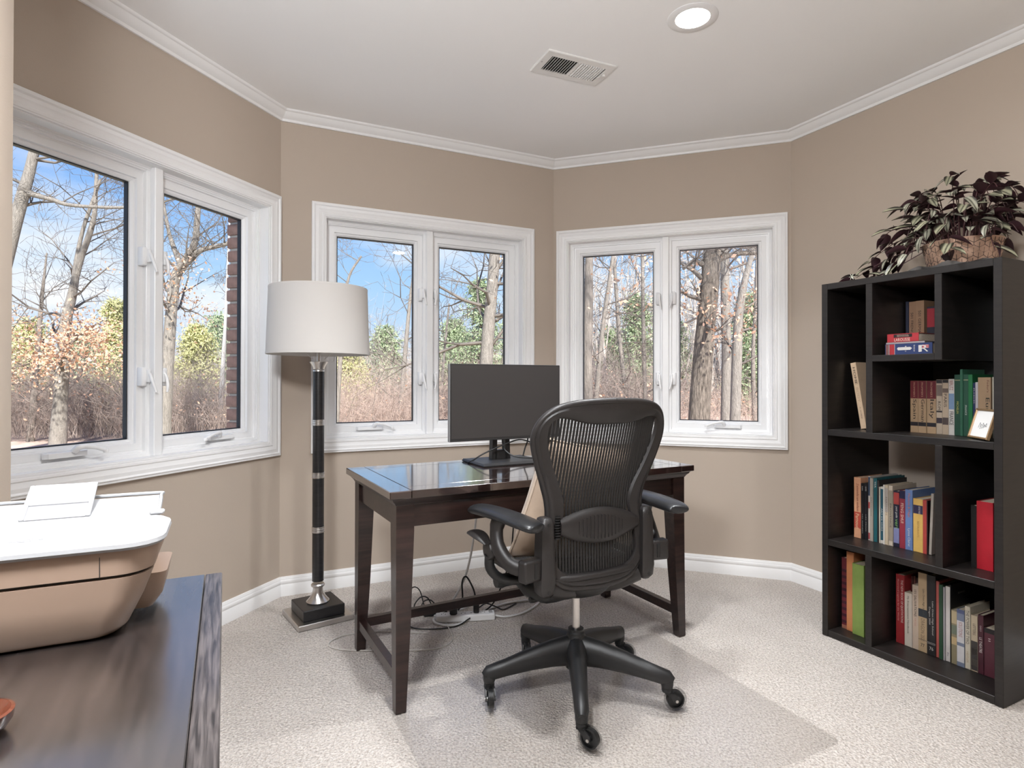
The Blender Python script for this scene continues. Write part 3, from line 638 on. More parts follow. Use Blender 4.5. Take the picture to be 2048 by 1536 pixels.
# tilt mechanism under the seat
b = MB(); rg = []
for z, sx, sy_, cy in ((.440, .10, .12, .02), (.425, .115, .14, .02), (.395, .105, .135, .02), (.372, .07, .10, .0), (.352, .045, .05, 0), (.345, .03, .03, 0)):
    rg.append([(sx * math.copysign(abs(math.cos(a)) ** .6, math.cos(a)), cy + sy_ * math.copysign(abs(math.sin(a)) ** .6, math.sin(a)), z) for a in [2 * PI * k / 20 for k in range(20)]])
b.loft(rg); b.build('tilt_mechanism', M_cdark, CH, 60)
b = MB()
b.tube(spline([(-.18, yback(.18, .43), .432), (-.10, -.09, .405), (0, -.04, .392)], 5), .030, 12, sx=.8); b.tube(spline([(.18, yback(.18, .43), .432), (.10, -.09, .405), (0, -.04, .392)], 5), .030, 12, sx=.8)
b.build('back_yoke', M_cframe, CH, 60)
for (x, y, z, r, l) in ((-.262, .07, .415, .023, .055), (-.185, -.02, .368, .011, .04), (.235, .06, .410, .022, .055)):
    b = MB(); b.cyl((x, y, z), (x * .55, y, z), r, r * .8, 14); b.lathe([(.001, -l / 3), (r * .9, -l / 3), (r * 1.1, 0), (r * .9, l / 3), (.001, l / 3)], 14, M=Matrix.Translation((x, y, z)) @ Matrix.Rotation(PI / 2, 4, 'Y')); b.build('tension_knob', M_cdark, CH, 50)
b = MB(); rg = []
for t_, yy, zz, w, hh in ((0, -.10, .405, .03, .02), (.2, -.07, .398, .05, .034), (.5, .02, .395, .058, .040), (.8, .10, .405, .05, .032), (1, .14, .412, .03, .018)):
    rg.append([(-.13 + w * math.copysign(abs(math.cos(a)) ** .7, math.cos(a)) * 1.3, yy, zz + hh * math.copysign(abs(math.sin(a)) ** .7, math.sin(a))) for a in [2 * PI * k / 16 for k in range(16)]])
b.loft(rg); b.build('tilt_housing', M_cdark, CH, 60)
b = MB(); b.lathe([(.0135, .20), (.0135, .36)], 20); b.build('gas_column', M_chrome, CH, 40)
b = MB(); b.lathe([(.020, .085), (.036, .095), (.040, .15), (.036, .185), (.034, .205), (.031, .21), (.031, .218), (.027, .222), (.027, .230), (.0145, .232)], 28); b.build('base_hub', M_cdark, CH, 40)
trail = {0: -80, 1: -35, 2: 5, 3: -25, 4: -85}
for k in range(5):
    wa = math.radians(195 + 72 * k); a = wa - math.radians(28)
    d = Vector((math.cos(a), math.sin(a), 0)); pts = []; rr = []; sy_ = []
    for t_, r_, z, w, hgt in ((0, .02, .155, .036, .054), (.25, .09, .151, .032, .046), (.5, .17, .139, .028, .037), (.75, .25, .123, .024, .029), (.92, .315, .110, .022, .0255), (1, .331, .102, .012, .014)):
        pts.append(d * r_ + Vector((0, 0, z))); rr.append(w); sy_.append(hgt / w)
    b = MB(); b.tube(pts, rr, 14, sy=sy_, up=(0, 0, 1)); e_ = d * .312
    b.lathe([(.018, .080), (.0205, .088), (.0205, .112), (.012, .120)], 16, M=Matrix.Translation(e_)); b.build('base_arm', M_cdark, CH, 60)
    ta = math.radians(trail[k]) - math.radians(28)
    cst = empty('caster', e_, ta, CH)
    b = MB(); b.lathe([(.006, .066), (.017, .066), (.018, .072), (.018, .079), (.006, .080)], 16)
    for s_ in (-1, 1): b.loft([[(-.012, s_ * .017, .068), (.016, s_ * .017, .068), (.016, s_ * .0135, .068), (-.012, s_ * .0135, .068)], [(.010, s_ * .017, .050), (.036, s_ * .017, .052), (.036, s_ * .0135, .052), (.010, s_ * .0135, .050)], [(.020, s_ * .017, .033), (.036, s_ * .017, .033), (.036, s_ * .0135, .033), (.020, s_ * .0135, .033)]])
    b.box(-.010, .018, -.017, .017, .062, .069); b.build('fork', M_cdark, cst)
    WM = Matrix.Translation((.028, 0, .0395)) @ Matrix.Rotation(PI / 2, 4, 'X')
    b = MB(); b.lathe([(.028, -.008), (.034, -.009), (.0378, -.005), (.0382, 0), (.0378, .005), (.034, .009), (.028, .008)], 36, M=WM, cap=False); b.build('tire', M_tire, cst, 60)
    b = MB(); b.lathe([(.024, -.009), (.0288, -.009), (.0288, .009), (.024, .009)], 36, M=WM, cap=False); b.lathe([(.001, -.010), (.009, -.010), (.009, .010), (.001, .010)], 16, M=WM); b.lathe([(.006, -.002), (.0265, -.002), (.0265, .002), (.006, .002)], 30, M=WM)
    b.build('wheel_core', M_cdark, cst, 40)
    b = MB(); b.lathe([(.001, -.0185), (.005, -.0185), (.005, .0185), (.001, .0185)], 12, M=WM); b.build('axle', M_chrome, cst, 40)

# ------------------------------------------------------------------ cushion on the chair
M_pillow = mat('tan_cotton_cushion', (0.37, 0.275, 0.20), 0.85, var=0.08, vscale=5, bump=0.35, bscale=9, sheen=0.2, bdist=0.02)
M_piping = mat('cream_piping', (0.52, 0.42, 0.33), 0.8)
cush = empty('cushion', (0, 0, 0)); tag(cush, 'tan fabric cushion with piping leaning inside the office chair', 'cushion')
N = 20; hs = .222; V = []; F = []; TH_ = .088
def cpos(u, v, s_):
    e = (1 - abs(u) ** 3.2) * (1 - abs(v) ** 3.2); t_ = TH_ * max(e, 0) ** .55
    k = 1 - .055 * (1 - abs(v) ** 2) * abs(u) ** 4; k2 = 1 - .055 * (1 - abs(u) ** 2) * abs(v) ** 4
    wr = .0035 * math.sin(9 * u + 4 * v) * math.sin(7 * v - 3 * u) * (abs(u) ** 2 + abs(v) ** 2) * .6
    return (u * hs * k, s_ * (t_ + wr * (e > .02)), v * hs * k2)
for s_ in (-1, 1):
    b0 = len(V)
    for i in range(N + 1):
        for j in range(N + 1): V.append(cpos(-1 + 2 * i / N, -1 + 2 * j / N, s_))
    for i in range(N):
        for j in range(N): F.append((b0 + i * (N + 1) + j, b0 + (i + 1) * (N + 1) + j, b0 + (i + 1) * (N + 1) + j + 1, b0 + i * (N + 1) + j + 1))
b = MB(); b.add(V, F); me = b.mesh('cover', 180)
bm = bmesh.new(); bm.from_mesh(me); bmesh.ops.remove_doubles(bm, verts=bm.verts, dist=.0008); bmesh.ops.recalc_face_normals(bm, faces=bm.faces); bm.to_mesh(me); bm.free()
me.polygons.foreach_set('use_smooth', [True] * len(me.polygons)); link_obj('cover', me, cush, M_pillow)
bd_ = [cpos(-1 + 2 * i / N, -1, 1) for i in range(N)] + [cpos(1, -1 + 2 * i / N, 1) for i in range(N)] + [cpos(1 - 2 * i / N, 1, 1) for i in range(N)] + [cpos(-1, 1 - 2 * i / N, 1) for i in range(N)]
b = MB(); b.tube([(x, 0, z) for x, y, z in bd_] + [(bd_[0][0], 0, bd_[0][2])], .0042, 6, cap=False); b.build('piping', M_piping, cush, 60)
CM = Matrix.Translation((0.226, 2.09, 0)) @ Matrix.Rotation(math.radians(28), 4, 'Z')
cush.matrix_world = CM @ Matrix.Translation((.016, .004, .672)) @ Matrix.Rotation(math.radians(19), 4, 'X') @ Matrix.Rotation(math.radians(9), 4, 'Y')

# ------------------------------------------------------------------ chair mat
M_mat = clear_glass('clear_vinyl_mat', (0.985, 0.983, 0.98), 0.10, 1.5, 1.7, bump=0.25, bscale=420)
mu_ = Vector((0.8945, 0.4470, 0)); mv_ = Vector((0.447, -0.8945, 0)); m0 = Vector((-0.445, 2.06, 0.001))
b = MB(); MW, ML, rc = 1.19, .87, .03; poly = []
for cx, cy, a0 in ((MW - rc, rc, -90), (MW - rc, ML - rc, 0), (rc, ML - rc, 90), (rc, rc, 180)):
    for k in range(5):
        a = math.radians(a0 + 90 * k / 4); poly.append((cx + rc * math.cos(a), cy + rc * math.sin(a)))
b.prism(poly, 0, .003)
for k in range(0): pass
me = b.mesh('chair_mat'); o = link_obj('chair_mat', me, None, M_mat)
o.matrix_world = frame_m(m0 + Vector((0, 0, .003)), mu_, mv_, Vector((0, 0, -1)))
tag(o, 'clear vinyl mat with fine studs under the office chair', 'floor mat')
b = MB()
for i in range(47):
    for j in range(34):
        x, y = .03 + i * .0245, .03 + j * .0245
        b.add([(x - .0022, y - .0022, 0), (x + .0022, y - .0022, 0), (x + .0022, y + .0022, 0), (x - .0022, y + .0022, 0), (x, y, -.0016)], [(0, 1, 4), (1, 2, 4), (2, 3, 4), (3, 0, 4)])
q = b.build('studs', M_mat, o); q['kind'] = 'stuff'
# ------------------------------------------------------------------ bookcase
M_shelf = wood('black_brown_veneer', (0.0075, 0.006, 0.0055, 1), (0.016, 0.0125, 0.011, 1), 0.42, (3, 3, 30), 0.0, 3.0, 0.12)
SU = H2(152.68); SV = Vector((-SU.y, SU.x, 0)); SF = Vector((1.34924, 2.58396, 0)); SR = math.atan2(SU.y, SU.x)
shelf = empty('bookcase', SF, SR); tag(shelf, 'tall black-brown bookcase with staggered open compartments', 'bookcase')
SWd, SHt, SDp, tk = .660, 1.522, .445, .026
def sp(x0, x1, z0, z1, name, y0=0.0, y1=SDp): return chbox(x0, x1, y0, y1, z0, z1, name, shelf, M_shelf, .0012)
sp(0, tk, .002, SHt, 'side_panel'); sp(SWd - tk, SWd, .002, SHt, 'side_panel')
sp(tk, SWd - tk, SHt - tk, SHt, 'top_panel', .002); sp(tk, SWd - tk, .004, .030, 'bottom_panel', .002)
ZB, ZCs, ZX = .893, .420, 1.205
sp(tk, SWd - tk, ZB - tk, ZB, 'shelf_board', .002); sp(tk, SWd - tk, ZCs - tk, ZCs, 'shelf_board', .002); sp(.219, .449, ZX - .025, ZX, 'shelf_board', .002)
sp(.193, .219, ZB, SHt - tk, 'divider', .002); sp(.449, .474, ZX - .025, SHt - tk, 'divider', .002); sp(.449, .474, ZCs, ZB - tk, 'divider', .002); sp(.188, .214, .030, ZCs - tk, 'divider', .002)
sp(.002, SWd - .002, ZB - .010, SHt - .004, 'back_panel', SDp - .006, SDp - .001); sp(.455, SWd - .002, ZCs - .01, ZB - .011, 'back_panel', SDp - .006, SDp - .001); sp(.002, SWd - .002, .01, ZCs - .011, 'back_panel', SDp - .006, SDp - .001)
SM = Matrix.Translation(SF) @ Matrix.Rotation(SR, 4, 'Z')

M_pages = mat('book_pages', (0.55, 0.47, 0.36), 0.9, var=0.15, vscale=200, stretch=(30, 1, 1))
def cmat(c, rough=.45): 
    n = 'cloth_%d_%d_%d' % c; l_ = sum(c) / 3; k = tuple((.84 * q + .16 * l_) * .92 for q in c); return mat(n, srgb(*k), rough, var=0.06, vscale=30)
GROUPS = {}
def book(u0, u1, h, rec, dep, z0, col, label, texts=(), bands=(), tilt=0.0, group='books in the bookcase', flat=False):
    """spine faces the room; local x = thickness, y = depth, z = height"""
    t_ = u1 - u0; bc = .0018 if t_ > .008 else .0009
    r = empty('book'); tag(r, label, 'book', group)
    b = MB(); b.box(0, t_, 0, bc * 1.2, 0, h, ch=min(.0012, t_ * .2)); b.box(0, bc, 0, dep, 0, h); b.box(t_ - bc, t_, 0, dep, 0, h); b.build('cover', cmat(col), r)
    b = MB(); b.box(bc, t_ - bc, bc, dep - .004, .003, h - .003); b.build('pages', M_pages, r)
    for (a, c, bc_) in bands:
        q = MB(); q.box(.0004, t_ - .0004, -.0003, .0006, a * h, c * h); q.build('spine_band', cmat(bc_), r)
    for (s_, tc_, zt, ln, wd, off) in texts:
        # reads from the top down; zt = top of text as a share of h, ln = length share, wd = letter height share of thickness
        me = text_mesh(s_, ln * h, wd * t_); o = link_obj('title', me, r, cmat(tc_))
        if flat: M_ = frame_m((0, 0, 0), (1, 0, 0), (0, 0, 1), (0, -1, 0))
        o.matrix_local = frame_m((t_ * off, -.0008, zt * h), (0, 0, -1), (1, 0, 0), (0, -1, 0))
    if flat: m_ = SM @ Matrix.Translation((u0, rec, z0))
    else: m_ = SM @ Matrix.Translation((u0, rec, z0)) @ Matrix.Rotation(tilt, 4, 'Y')
    r.matrix_world = m_; return r
BLK, CRM, WHT, TAN = (22, 20, 22), (205, 182, 150), (210, 205, 198), (176, 142, 108)
GA, GB_, GC, GD, GE, GF = 'books in the small upper compartment', 'travel books on the middle shelf', 'books in the open-backed compartment', 'books beside the red binder', 'tall albums in the low narrow compartment', 'books on the bottom shelf'
# small upper compartment: upright
book(.224, .2355, .230, .226, .15, ZX, (38, 44, 70), 'thin navy book upright behind the flat dictionary pile', group=GA)
book(.238, .2642, .227, .225, .15, ZX, (172, 132, 100), 'tan paperback lettered 501 FRENCH VERBS upright behind red dictionary', [('501 FRENCH VERBS', (30, 22, 20), .80, .70, .38, .25)], group=GA)
book(.265, .2965, .228, .224, .15, ZX, (178, 138, 104), 'tan paperback lettered 501 GERMAN VERBS upright behind red dictionary', [('501 GERMAN VERBS', (30, 22, 20), .82, .70, .34, .3)], group=GA)
book(.3085, .338, .199, .222, .15, ZX, (40, 44, 58), 'dark blue paperback with red top label against the compartment divider', [('LAROUSSE', (210, 205, 200), .40, .34, .45, .25)], [(.58, .96, (176, 40, 52))], group=GA)
# flat pile (built lying on its side: h runs along x)
def flatbook(x0, x1, y0, dep, z0, t_, col, label, deco):
    r = empty('book'); tag(r, label, 'book', GA); w = x1 - x0; bc = .0018 if t_ > .01 else .0008
    b = MB(); b.box(0, w, 0, bc * 1.2, 0, t_, ch=min(.001, t_ * .2)); b.box(0, w, 0, dep, 0, bc); b.box(0, w, 0, dep, t_ - bc, t_); b.build('cover', cmat(col), r)
    b = MB(); b.box(.003, w - .003, bc, dep - .004, bc, t_ - bc); b.build('pages', M_pages, r)
    for kind_, a, c, q0, q1, cc, s_ in deco:
        if kind_ == 'band':
            q = MB(); q.box(a * w, c * w, -.0004, .0006, q0 * t_, q1 * t_); q.build('spine_band', cmat(cc), r)
        else:
            me = text_mesh(s_, (c - a) * w, (q1 - q0) * t_); o = link_obj('title', me, r, cmat(cc)); o.matrix_local = frame_m((a * w, -.0010, q0 * t_), (1, 0, 0), (0, 0, 1), (0, -1, 0))
    r.matrix_world = SM @ Matrix.Translation((x0, y0, z0)); return r
NAV = (34, 52, 104); RD_ = (176, 34, 42)
flatbook(.245, .420, .045, .165, ZX, .0435, NAV, 'thick navy and red dictionary lying flat at the bottom of the pile', [('band', .02, .085, .03, .97, (120, 74, 70), ''), ('band', .10, .21, .03, .97, RD_, ''), ('band', .088, .094, .03, .97, WHT, ''), ('band', .212, .218, .03, .97, WHT, ''),
    ('text', .285, .56, .42, .68, WHT, '1'), ('band', .27, .58, .50, .62, WHT, ''), ('text', .44, .47, .25, .78, WHT, 'PETIT'), ('text', .62, .65, .25, .85, WHT, 'ROBERT'), ('band', .72, .76, .2, .8, WHT, ''), ('text', .76, .92, .22, .80, WHT, 'R'), ('band', .80, .93, .52, .82, (196, 80, 84), ''), ('text', .83, .92, .55, .80, WHT, 'C')])
flatbook(.247, .392, .048, .155, ZX + .0440, .0065, (150, 140, 142), 'slim grey book lying flat between the two dictionaries', [])
flatbook(.250, .369, .050, .16, ZX + .0510, .0330, RD_, 'small red dictionary lettered LAROUSSE on top of the flat pile', [('band', .22, .80, .55, .92, (32, 20, 22), ''), ('text', .24, .74, .10, .46, (225, 205, 190), 'LAROUSSE'), ('text', .33, .70, .62, .72, (200, 170, 150), 'DICTIONNAIRE'), ('text', .33, .70, .76, .86, (200, 170, 150), 'ESPAGNOL')])
# leaning book in the left column
book(.088, .112, .290, .137, .19, ZB + .001, (208, 176, 142), 'cream book lettered HOME BODY leaning alone against a divider', [('HOME', (36, 26, 24), .93, .26, .42, .3), ('BODY', (180, 150, 120), .62, .22, .42, .3), ('A GUIDE', (120, 96, 80), .33, .18, .2, .4)], tilt=-math.radians(9.5), group='book leaning alone')
# travel row
Ya = .180
MAR, TN2 = (112, 26, 36), (184, 150, 112)
for (u0, u1, nm, wl_) in ((.267, .2965, 'Spain', .38), (.297, .3268, 'Germany', .50), (.329, .363, 'Italy', .36)):
    book(u0, u1, .210, Ya, .14, ZB, TN2, 'maroon-topped tan guidebook lettered %s' % nm, [(nm, (30, 24, 24), .645, wl_, .55, .25), ('FROMMER\'S', (200, 150, 120), .97, .28, .22, .4)], [(.66, .998, MAR), (.13, .205, (40, 34, 40))], group=GB_)
book(.3642, .385, .215, Ya, .13, ZB, (190, 170, 146), 'pale guidebook lettered ROME with dark drawings on its spine', [('ROME', (44, 36, 34), .60, .20, .5, .25)], [(.40, .43, (60, 50, 52)), (.20, .30, (60, 48, 56)), (.93, .995, (48, 42, 46)), (.70, .90, (120, 104, 94))], group=GB_)
book(.386, .407, .215, Ya, .13, ZB, (186, 164, 138), 'pale guidebook lettered PARIS beside the ROME one', [('PARIS', (44, 36, 34), .74, .24, .5, .25)], [(.18, .31, (84, 70, 66)), (.94, .995, (40, 36, 38)), (.76, .84, (110, 92, 82))], group=GB_)
book(.408, .427, .217, Ya, .13, ZB, WHT, 'white guidebook lettered BERLITZ FRANCE', [('BERLITZ', (150, 40, 44), .97, .17, .6, .2), ('FRANCE', (28, 24, 26), .42, .24, .7, .15)], [(.46, .74, (110, 140, 176))], group=GB_)
GR1, GR2 = (26, 74, 54), (22, 120, 62)
book(.428, .4485, .234, Ya, .15, ZB, GR1, 'dark green guidebook beside the white BERLITZ one', [('MICHELIN', (196, 190, 90), .56, .20, .35, .35)], [(.90, .915, (150, 150, 110))], group=GB_)
book(.449, .4575, .254, Ya - .004, .16, ZB, (44, 104, 76), 'thin tall green booklet standing above its neighbours', group=GB_)
book(.458, .4745, .235, Ya, .15, ZB, (30, 82, 60), 'dark green guidebook between the thin tall and bright green ones', [('FRANCE', (200, 200, 190), .50, .16, .35, .35)], [(.90, .915, (150, 150, 110))], group=GB_)
book(.4765, .490, .234, Ya - .004, .15, ZB, GR2, 'bright green slim book in the travel row', group=GB_)
book(.4905, .497, .203, Ya, .13, ZB, (36, 48, 100), 'slim navy booklet beside the bright green book', [('RICK', WHT, .9, .3, .5, .25)], group=GB_)
book(.498, .506, .205, Ya, .13, ZB, (205, 200, 205), 'slim white booklet beside the navy booklet', group=GB_)
book(.5065, .547, .223, Ya, .15, ZB, (182, 146, 108), 'wide tan guidebook lettered Europe behind the picture frame', [('Europe', (44, 44, 34), .66, .50, .38, .52), ('Fodor\'s', (110, 40, 40), .95, .2, .16, .7)], group=GB_)
book(.552, .566, .224, Ya, .13, ZB, (206, 200, 180), 'pale slim book at the end of the travel row', group=GB_)
# framed print
fr_ = empty('picture_frame'); tag(fr_, 'small gold-edged framed sketch leaning in front of the travel books', 'picture frame')
M_gold = mat('antique_gold', (0.30, 0.19, 0.10), 0.4, metal=0.4); M_paper = mat('white_paper', (0.80, 0.79, 0.77), 0.8)
b = MB(); b.ring_sweep(0, .125, 0, .110, [(0, .008), (0, -.002), (.002, -.004), (.006, -.003), (.008, 0), (.008, .008)], Matrix.Identity(4)); b.build('moulding', M_gold, fr_)
b = MB(); b.box(.006, .119, .001, .006, .006, .104); b.build('print', M_paper, fr_)
M_ink = mat('sketch_ink', (0.10, 0.10, 0.10), 0.8); b = MB()
for s0 in range(5): b.tube(spline([(.045 + .010 * s0, .0006, .040 + .004 * math.sin(s0 * 2)), (.050 + .010 * s0, .0006, .056 + .003 * math.cos(s0 * 3)), (.058 + .009 * s0, .0006, .046), (.056 + .008 * s0, .0006, .036 + .003 * s0)], 4), .0006, 4)
b.build('sketch', M_ink, fr_)
b = MB(); b.box(.02, .10, .004, .03, -.002, .004); b.build('easel_foot', M_black_plastic, fr_)
fr_.matrix_world = SM @ Matrix.Translation((.510, .100, ZB + .004)) @ Matrix.Rotation(math.radians(-40), 4, 'Z') @ Matrix.Rotation(math.radians(-16), 4, 'X')
# open-backed compartment
Yb = .140
R3 = [(.056, .0862, .262, (214, 150, 110), 'cream and orange book lettered J attends un enfant at the row end', [("J'attends un enfant", (120, 40, 34), .90, .46, .45, .3), ('Pernoud', (230, 190, 150), .40, .24, .5, .25)], [(.16, .43, (184, 66, 48))]),
 (.0872, .0995, .240, BLK, 'slim black book next to the J attends book', [('GUIDE', WHT, .95, .08, .35, .35), ('LES ANNEES', (170, 165, 160), .45, .35, .25, .4)], []),
 (.1002, .1147, .240, (20, 20, 26), 'slim black book beside the striped spine', [('GUIDE', WHT, .95, .08, .35, .35), ('LES MOIS', (170, 165, 160), .45, .3, .25, .4)], []),
 (.1155, .1248, .273, (196, 188, 180), 'thin book with blue and red blocks down its spine', [], [(.70, .99, (40, 60, 90)), (.50, .60, (176, 60, 60)), (.02, .12, (170, 60, 66))]),
 (.1256, .138, .268, (166, 156, 142), 'slim grey book beside the teal one', [('GARDENING', (90, 84, 78), .7, .3, .35, .3)], []),
 (.1395, .154, .270, (24, 92, 100), 'teal book in the open-backed row', [('TEA', WHT, .95, .1, .4, .3)], []),
 (.1545, .1628, .262, (46, 40, 40), 'thin dark book between teal and cream spines', [], []),
 (.1632, .1678, .236, (200, 190, 170), 'very thin cream booklet beside the framed teal spine', [], []),
 (.1684, .1812, .238, (206, 200, 188), 'white book with a teal panel on its spine', [('ART DE VIVRE', WHT, .62, .4, .35, .3)], [(.06, .96, (34, 84, 100))]),
 (.182, .188, .248, (214, 208, 198), 'thin white booklet beside the teal-panelled book', [], []),
 (.1888, .202, .249, (200, 180, 150), 'slim cream book with mottled spine', [('MAISON', (110, 96, 84), .8, .3, .4, .3)], [(.55, .95, (170, 160, 150))]),
 (.2035, .2198, .249, (196, 180, 160), 'cream book with a dark outlined spine panel', [('PROVENCE', (70, 60, 54), .7, .4, .4, .3)], [(.08, .92, (150, 138, 120))]),
 (.2212, .2435, .230, (30, 30, 52), 'navy book with red, green and lilac blocks', [('petit guide', WHT, .72, .2, .45, .3), ('vert', (120, 180, 90), .5, .18, .45, .3)], [(.76, .97, (178, 60, 54)), (.07, .34, (120, 124, 170))]),
 (.2458, .268, .236, (150, 40, 58), 'crimson book lettered FENG SHUI with navy top', [('FENG SHUI', (226, 190, 170), .78, .34, .5, .25)], [(.86, .998, (30, 30, 66))]),
 (.269, .2965, .243, (92, 122, 178), 'blue book with orange and white lettering', [('Medicine & Magic', (210, 110, 70), .94, .40, .4, .3), ('Lynne Clairet', WHT, .36, .30, .42, .28)], []),
 (.2985, .334, .212, (226, 178, 84), 'yellow book with a navy square near the top', [('BONS PARIS', WHT, .86, .14, .2, .55), ('RESTAURANTS', (180, 130, 60), .58, .3, .22, .4)], [(.72, .88, (44, 40, 78))]),
 (.3348, .3485, .212, (188, 62, 54), 'red slim book beside the yellow one', [], []),
 (.3492, .3530, .210, (44, 26, 28), 'thin dark booklet beside the red slim book', [], [])]
for (u0, u1, h, c, lb, tx, bn) in R3: book(u0, u1, h, Yb + rnd.uniform(-.004, .004), .17 if h < .25 else .20, ZCs, c, lb, tx, bn, group=GC)
book(.356, .365, .240, Yb, .16, ZCs + .002, (170, 158, 146), 'pale grey book leaning slightly against the divider', tilt=math.radians(2.2), group=GC)
book(.3790, .3895, .172, Yb + .004, .12, ZCs, (112, 30, 44), 'short maroon book beside the leaning grey one', group=GC)
book(.3905, .3990, .160, Yb + .006, .12, ZCs, (120, 150, 120), 'short green patterned booklet against the divider', [], [(.1, .2, WHT), (.35, .45, WHT), (.6, .7, WHT)], group=GC)
# right compartment
book(.510, .529, .226, .12, .18, ZCs, (18, 16, 18), 'plain black book beside the thick bright red one', group=GD)
book(.5305, .5810, .246, .115, .20, ZCs, (196, 16, 34), 'thick plain bright red book standing beside a black one', group=GD)
# low narrow compartment
book(.037, .0615, .305, .080, .24, .030, (104, 30, 40), 'maroon album with scalloped cream edge in the low compartment', [], [(.0, .05, (150, 90, 70))] + [(.08 + .09 * k, .12 + .09 * k, (60, 20, 34)) for k in range(9)], group=GE)
book(.063, .0945, .339, .074, .25, .030, (200, 118, 68), 'tall orange album with speckled spine', [], [(.02, .98, (206, 126, 74))], group=GE)
book(.0962, .1455, .299, .062, .24, .030, (126, 152, 66), 'wide lime green textured album beside the divider', [], [], group=GE)
# bottom shelf
Yd = .140
R4 = [(.230, .2630, .280, (150, 30, 34), 'red book with white title lines at the start of the bottom row', [('THE NEW BOOK OF QUOTATIONS', (226, 200, 190), .93, .62, .3, .55), ('Illustrated Legends for the World', (220, 160, 150), .93, .60, .22, .15)], [], 0, .18),
 (.2640, .2925, .216, (204, 192, 176), 'short cream book in front of brown spines on the bottom row', [('My Entertainment Handbook', (80, 70, 66), .94, .70, .3, .3)], [], 0, .04),
 (.2640, .2700, .274, (84, 40, 36), 'thin brown book standing behind the short cream one', [], [], .05, .14),
 (.2720, .2790, .276, (110, 60, 48), 'thin russet book standing behind the short cream one', [], [], .05, .14),
 (.2810, .2890, .272, (70, 36, 34), 'thin dark brown book standing behind the short cream one', [], [], .05, .14),
 (.2935, .3155, .255, (204, 180, 158), 'cream paperback lettered 101 SALIVATIONS', [('101 SALIVATIONS', (50, 40, 40), .93, .42, .42, .3), ('FOR DOGS', (190, 120, 110), .48, .12, .3, .35)], [], 0, .15),
 (.3160, .3485, .312, (190, 160, 120), 'tan yearbook numbered 77 with a black middle band', [('Lake Orion High School', (70, 64, 60), .80, .32, .30, .45), ('DRAGON 2021', (120, 100, 80), .42, .28, .42, .3)], [(.44, .54, (46, 52, 60)), (.15, .155, (60, 50, 44))], 0, .22),
 (.3492, .3800, .312, (34, 32, 34), 'black yearbook numbered 76 lettered Lake Orion High School', [('Lake Orion High School', WHT, .68, .42, .24, .55), ('Dragon 2020', WHT, .60, .22, .22, .2)], [(.14, .143, WHT), (.155, .158, WHT)], 0, .22),
 (.3806, .3918, .295, (186, 84, 74), 'slim salmon red yearbook beside the black one', [], [], 0, .22),
 (.3924, .4058, .286, (36, 76, 50), 'slim green book beside the salmon one', [], [], 0, .21),
 (.4066, .4130, .280, (160, 156, 158), 'thin grey folder beside the slim green book', [], [], 0, .21),
 (.4145, .4305, .286, (212, 206, 200), 'tall white book next to the big black cover', [('Be', (120, 110, 120), .12, .05, .4, .3)], [], 0, .21),
 (.4312, .4340, .296, (16, 15, 16), 'tall thin black book showing its cover above shorter neighbours', [], [], 0, .21),
 (.4345, .4532, .204, (142, 130, 98), 'olive tan paperback with scenic spine', [], [(.75, .98, (190, 170, 130)), (.55, .72, (110, 120, 100)), (.36, .5, (200, 170, 120))], 0, .13),
 (.4545, .4790, .214, (116, 126, 150), 'blue grey paperback with white spine panels', [('SOLUTIONS', (160, 80, 70), .78, .26, .5, .25)], [(.42, .80, (206, 204, 206)), (.08, .36, (206, 204, 206)), (.93, .99, (80, 90, 130))], 0, .13),
 (.4800, .4968, .232, (208, 198, 176), 'cream book lettered THE POWER OF TWO', [('THE POWER OF TWO', (44, 40, 40), .94, .54, .6, .2), ('HEITLER', (170, 140, 100), .28, .18, .35, .3)], [], 0, .14),
 (.4990, .5200, .206, (192, 172, 142), 'tan book with a black patterned lower spine', [('LETTERS', (60, 54, 50), .85, .2, .4, .3)], [(.02, .54, (60, 54, 52)), (.10, .22, (120, 110, 100)), (.30, .42, (110, 100, 92))], 0, .13),
 (.5220, .5390, .215, (74, 24, 38), 'maroon book lettered LE THEATRE on the bottom row', [('LE THEATRE', (226, 214, 210), .62, .26, .5, .25), ('IONESCO', (200, 180, 180), .82, .1, .3, .35)], [], 0, .14),
 (.5405, .5735, .174, (88, 32, 46), 'short maroon volume with black top at the row end', [('II', (200, 180, 180), .8, .06, .2, .4)], [(.90, .998, BLK)], 0, .13)]
for (u0, u1, h, c, lb, tx, bn, dy, dp) in R4:
    r = book(u0, u1, h, Yd + dy + rnd.uniform(-.003, .003), dp, .030, c, lb, tx, bn, group=GF)
    for no, who in (('77', 'tan yearbook'), ('76', 'black yearbook')):
        if lb.startswith(who):
            me = text_mesh(no, .014, .013); o = link_obj('number', me, r, cmat(WHT if no == '76' else (40, 34, 34))); o.matrix_local = frame_m((.009, -.0008, .020), (1, 0, 0), (0, 0, 1), (0, -1, 0))
    if lb.startswith('tall thin black'):
        me = text_mesh('SCHOOL', .05, .006); o = link_obj('title', me, r, cmat(WHT)); o.matrix_local = frame_m((u1 - u0 + .0004, .05, .255), (0, 1, 0), (0, 0, 1), (1, 0, 0))

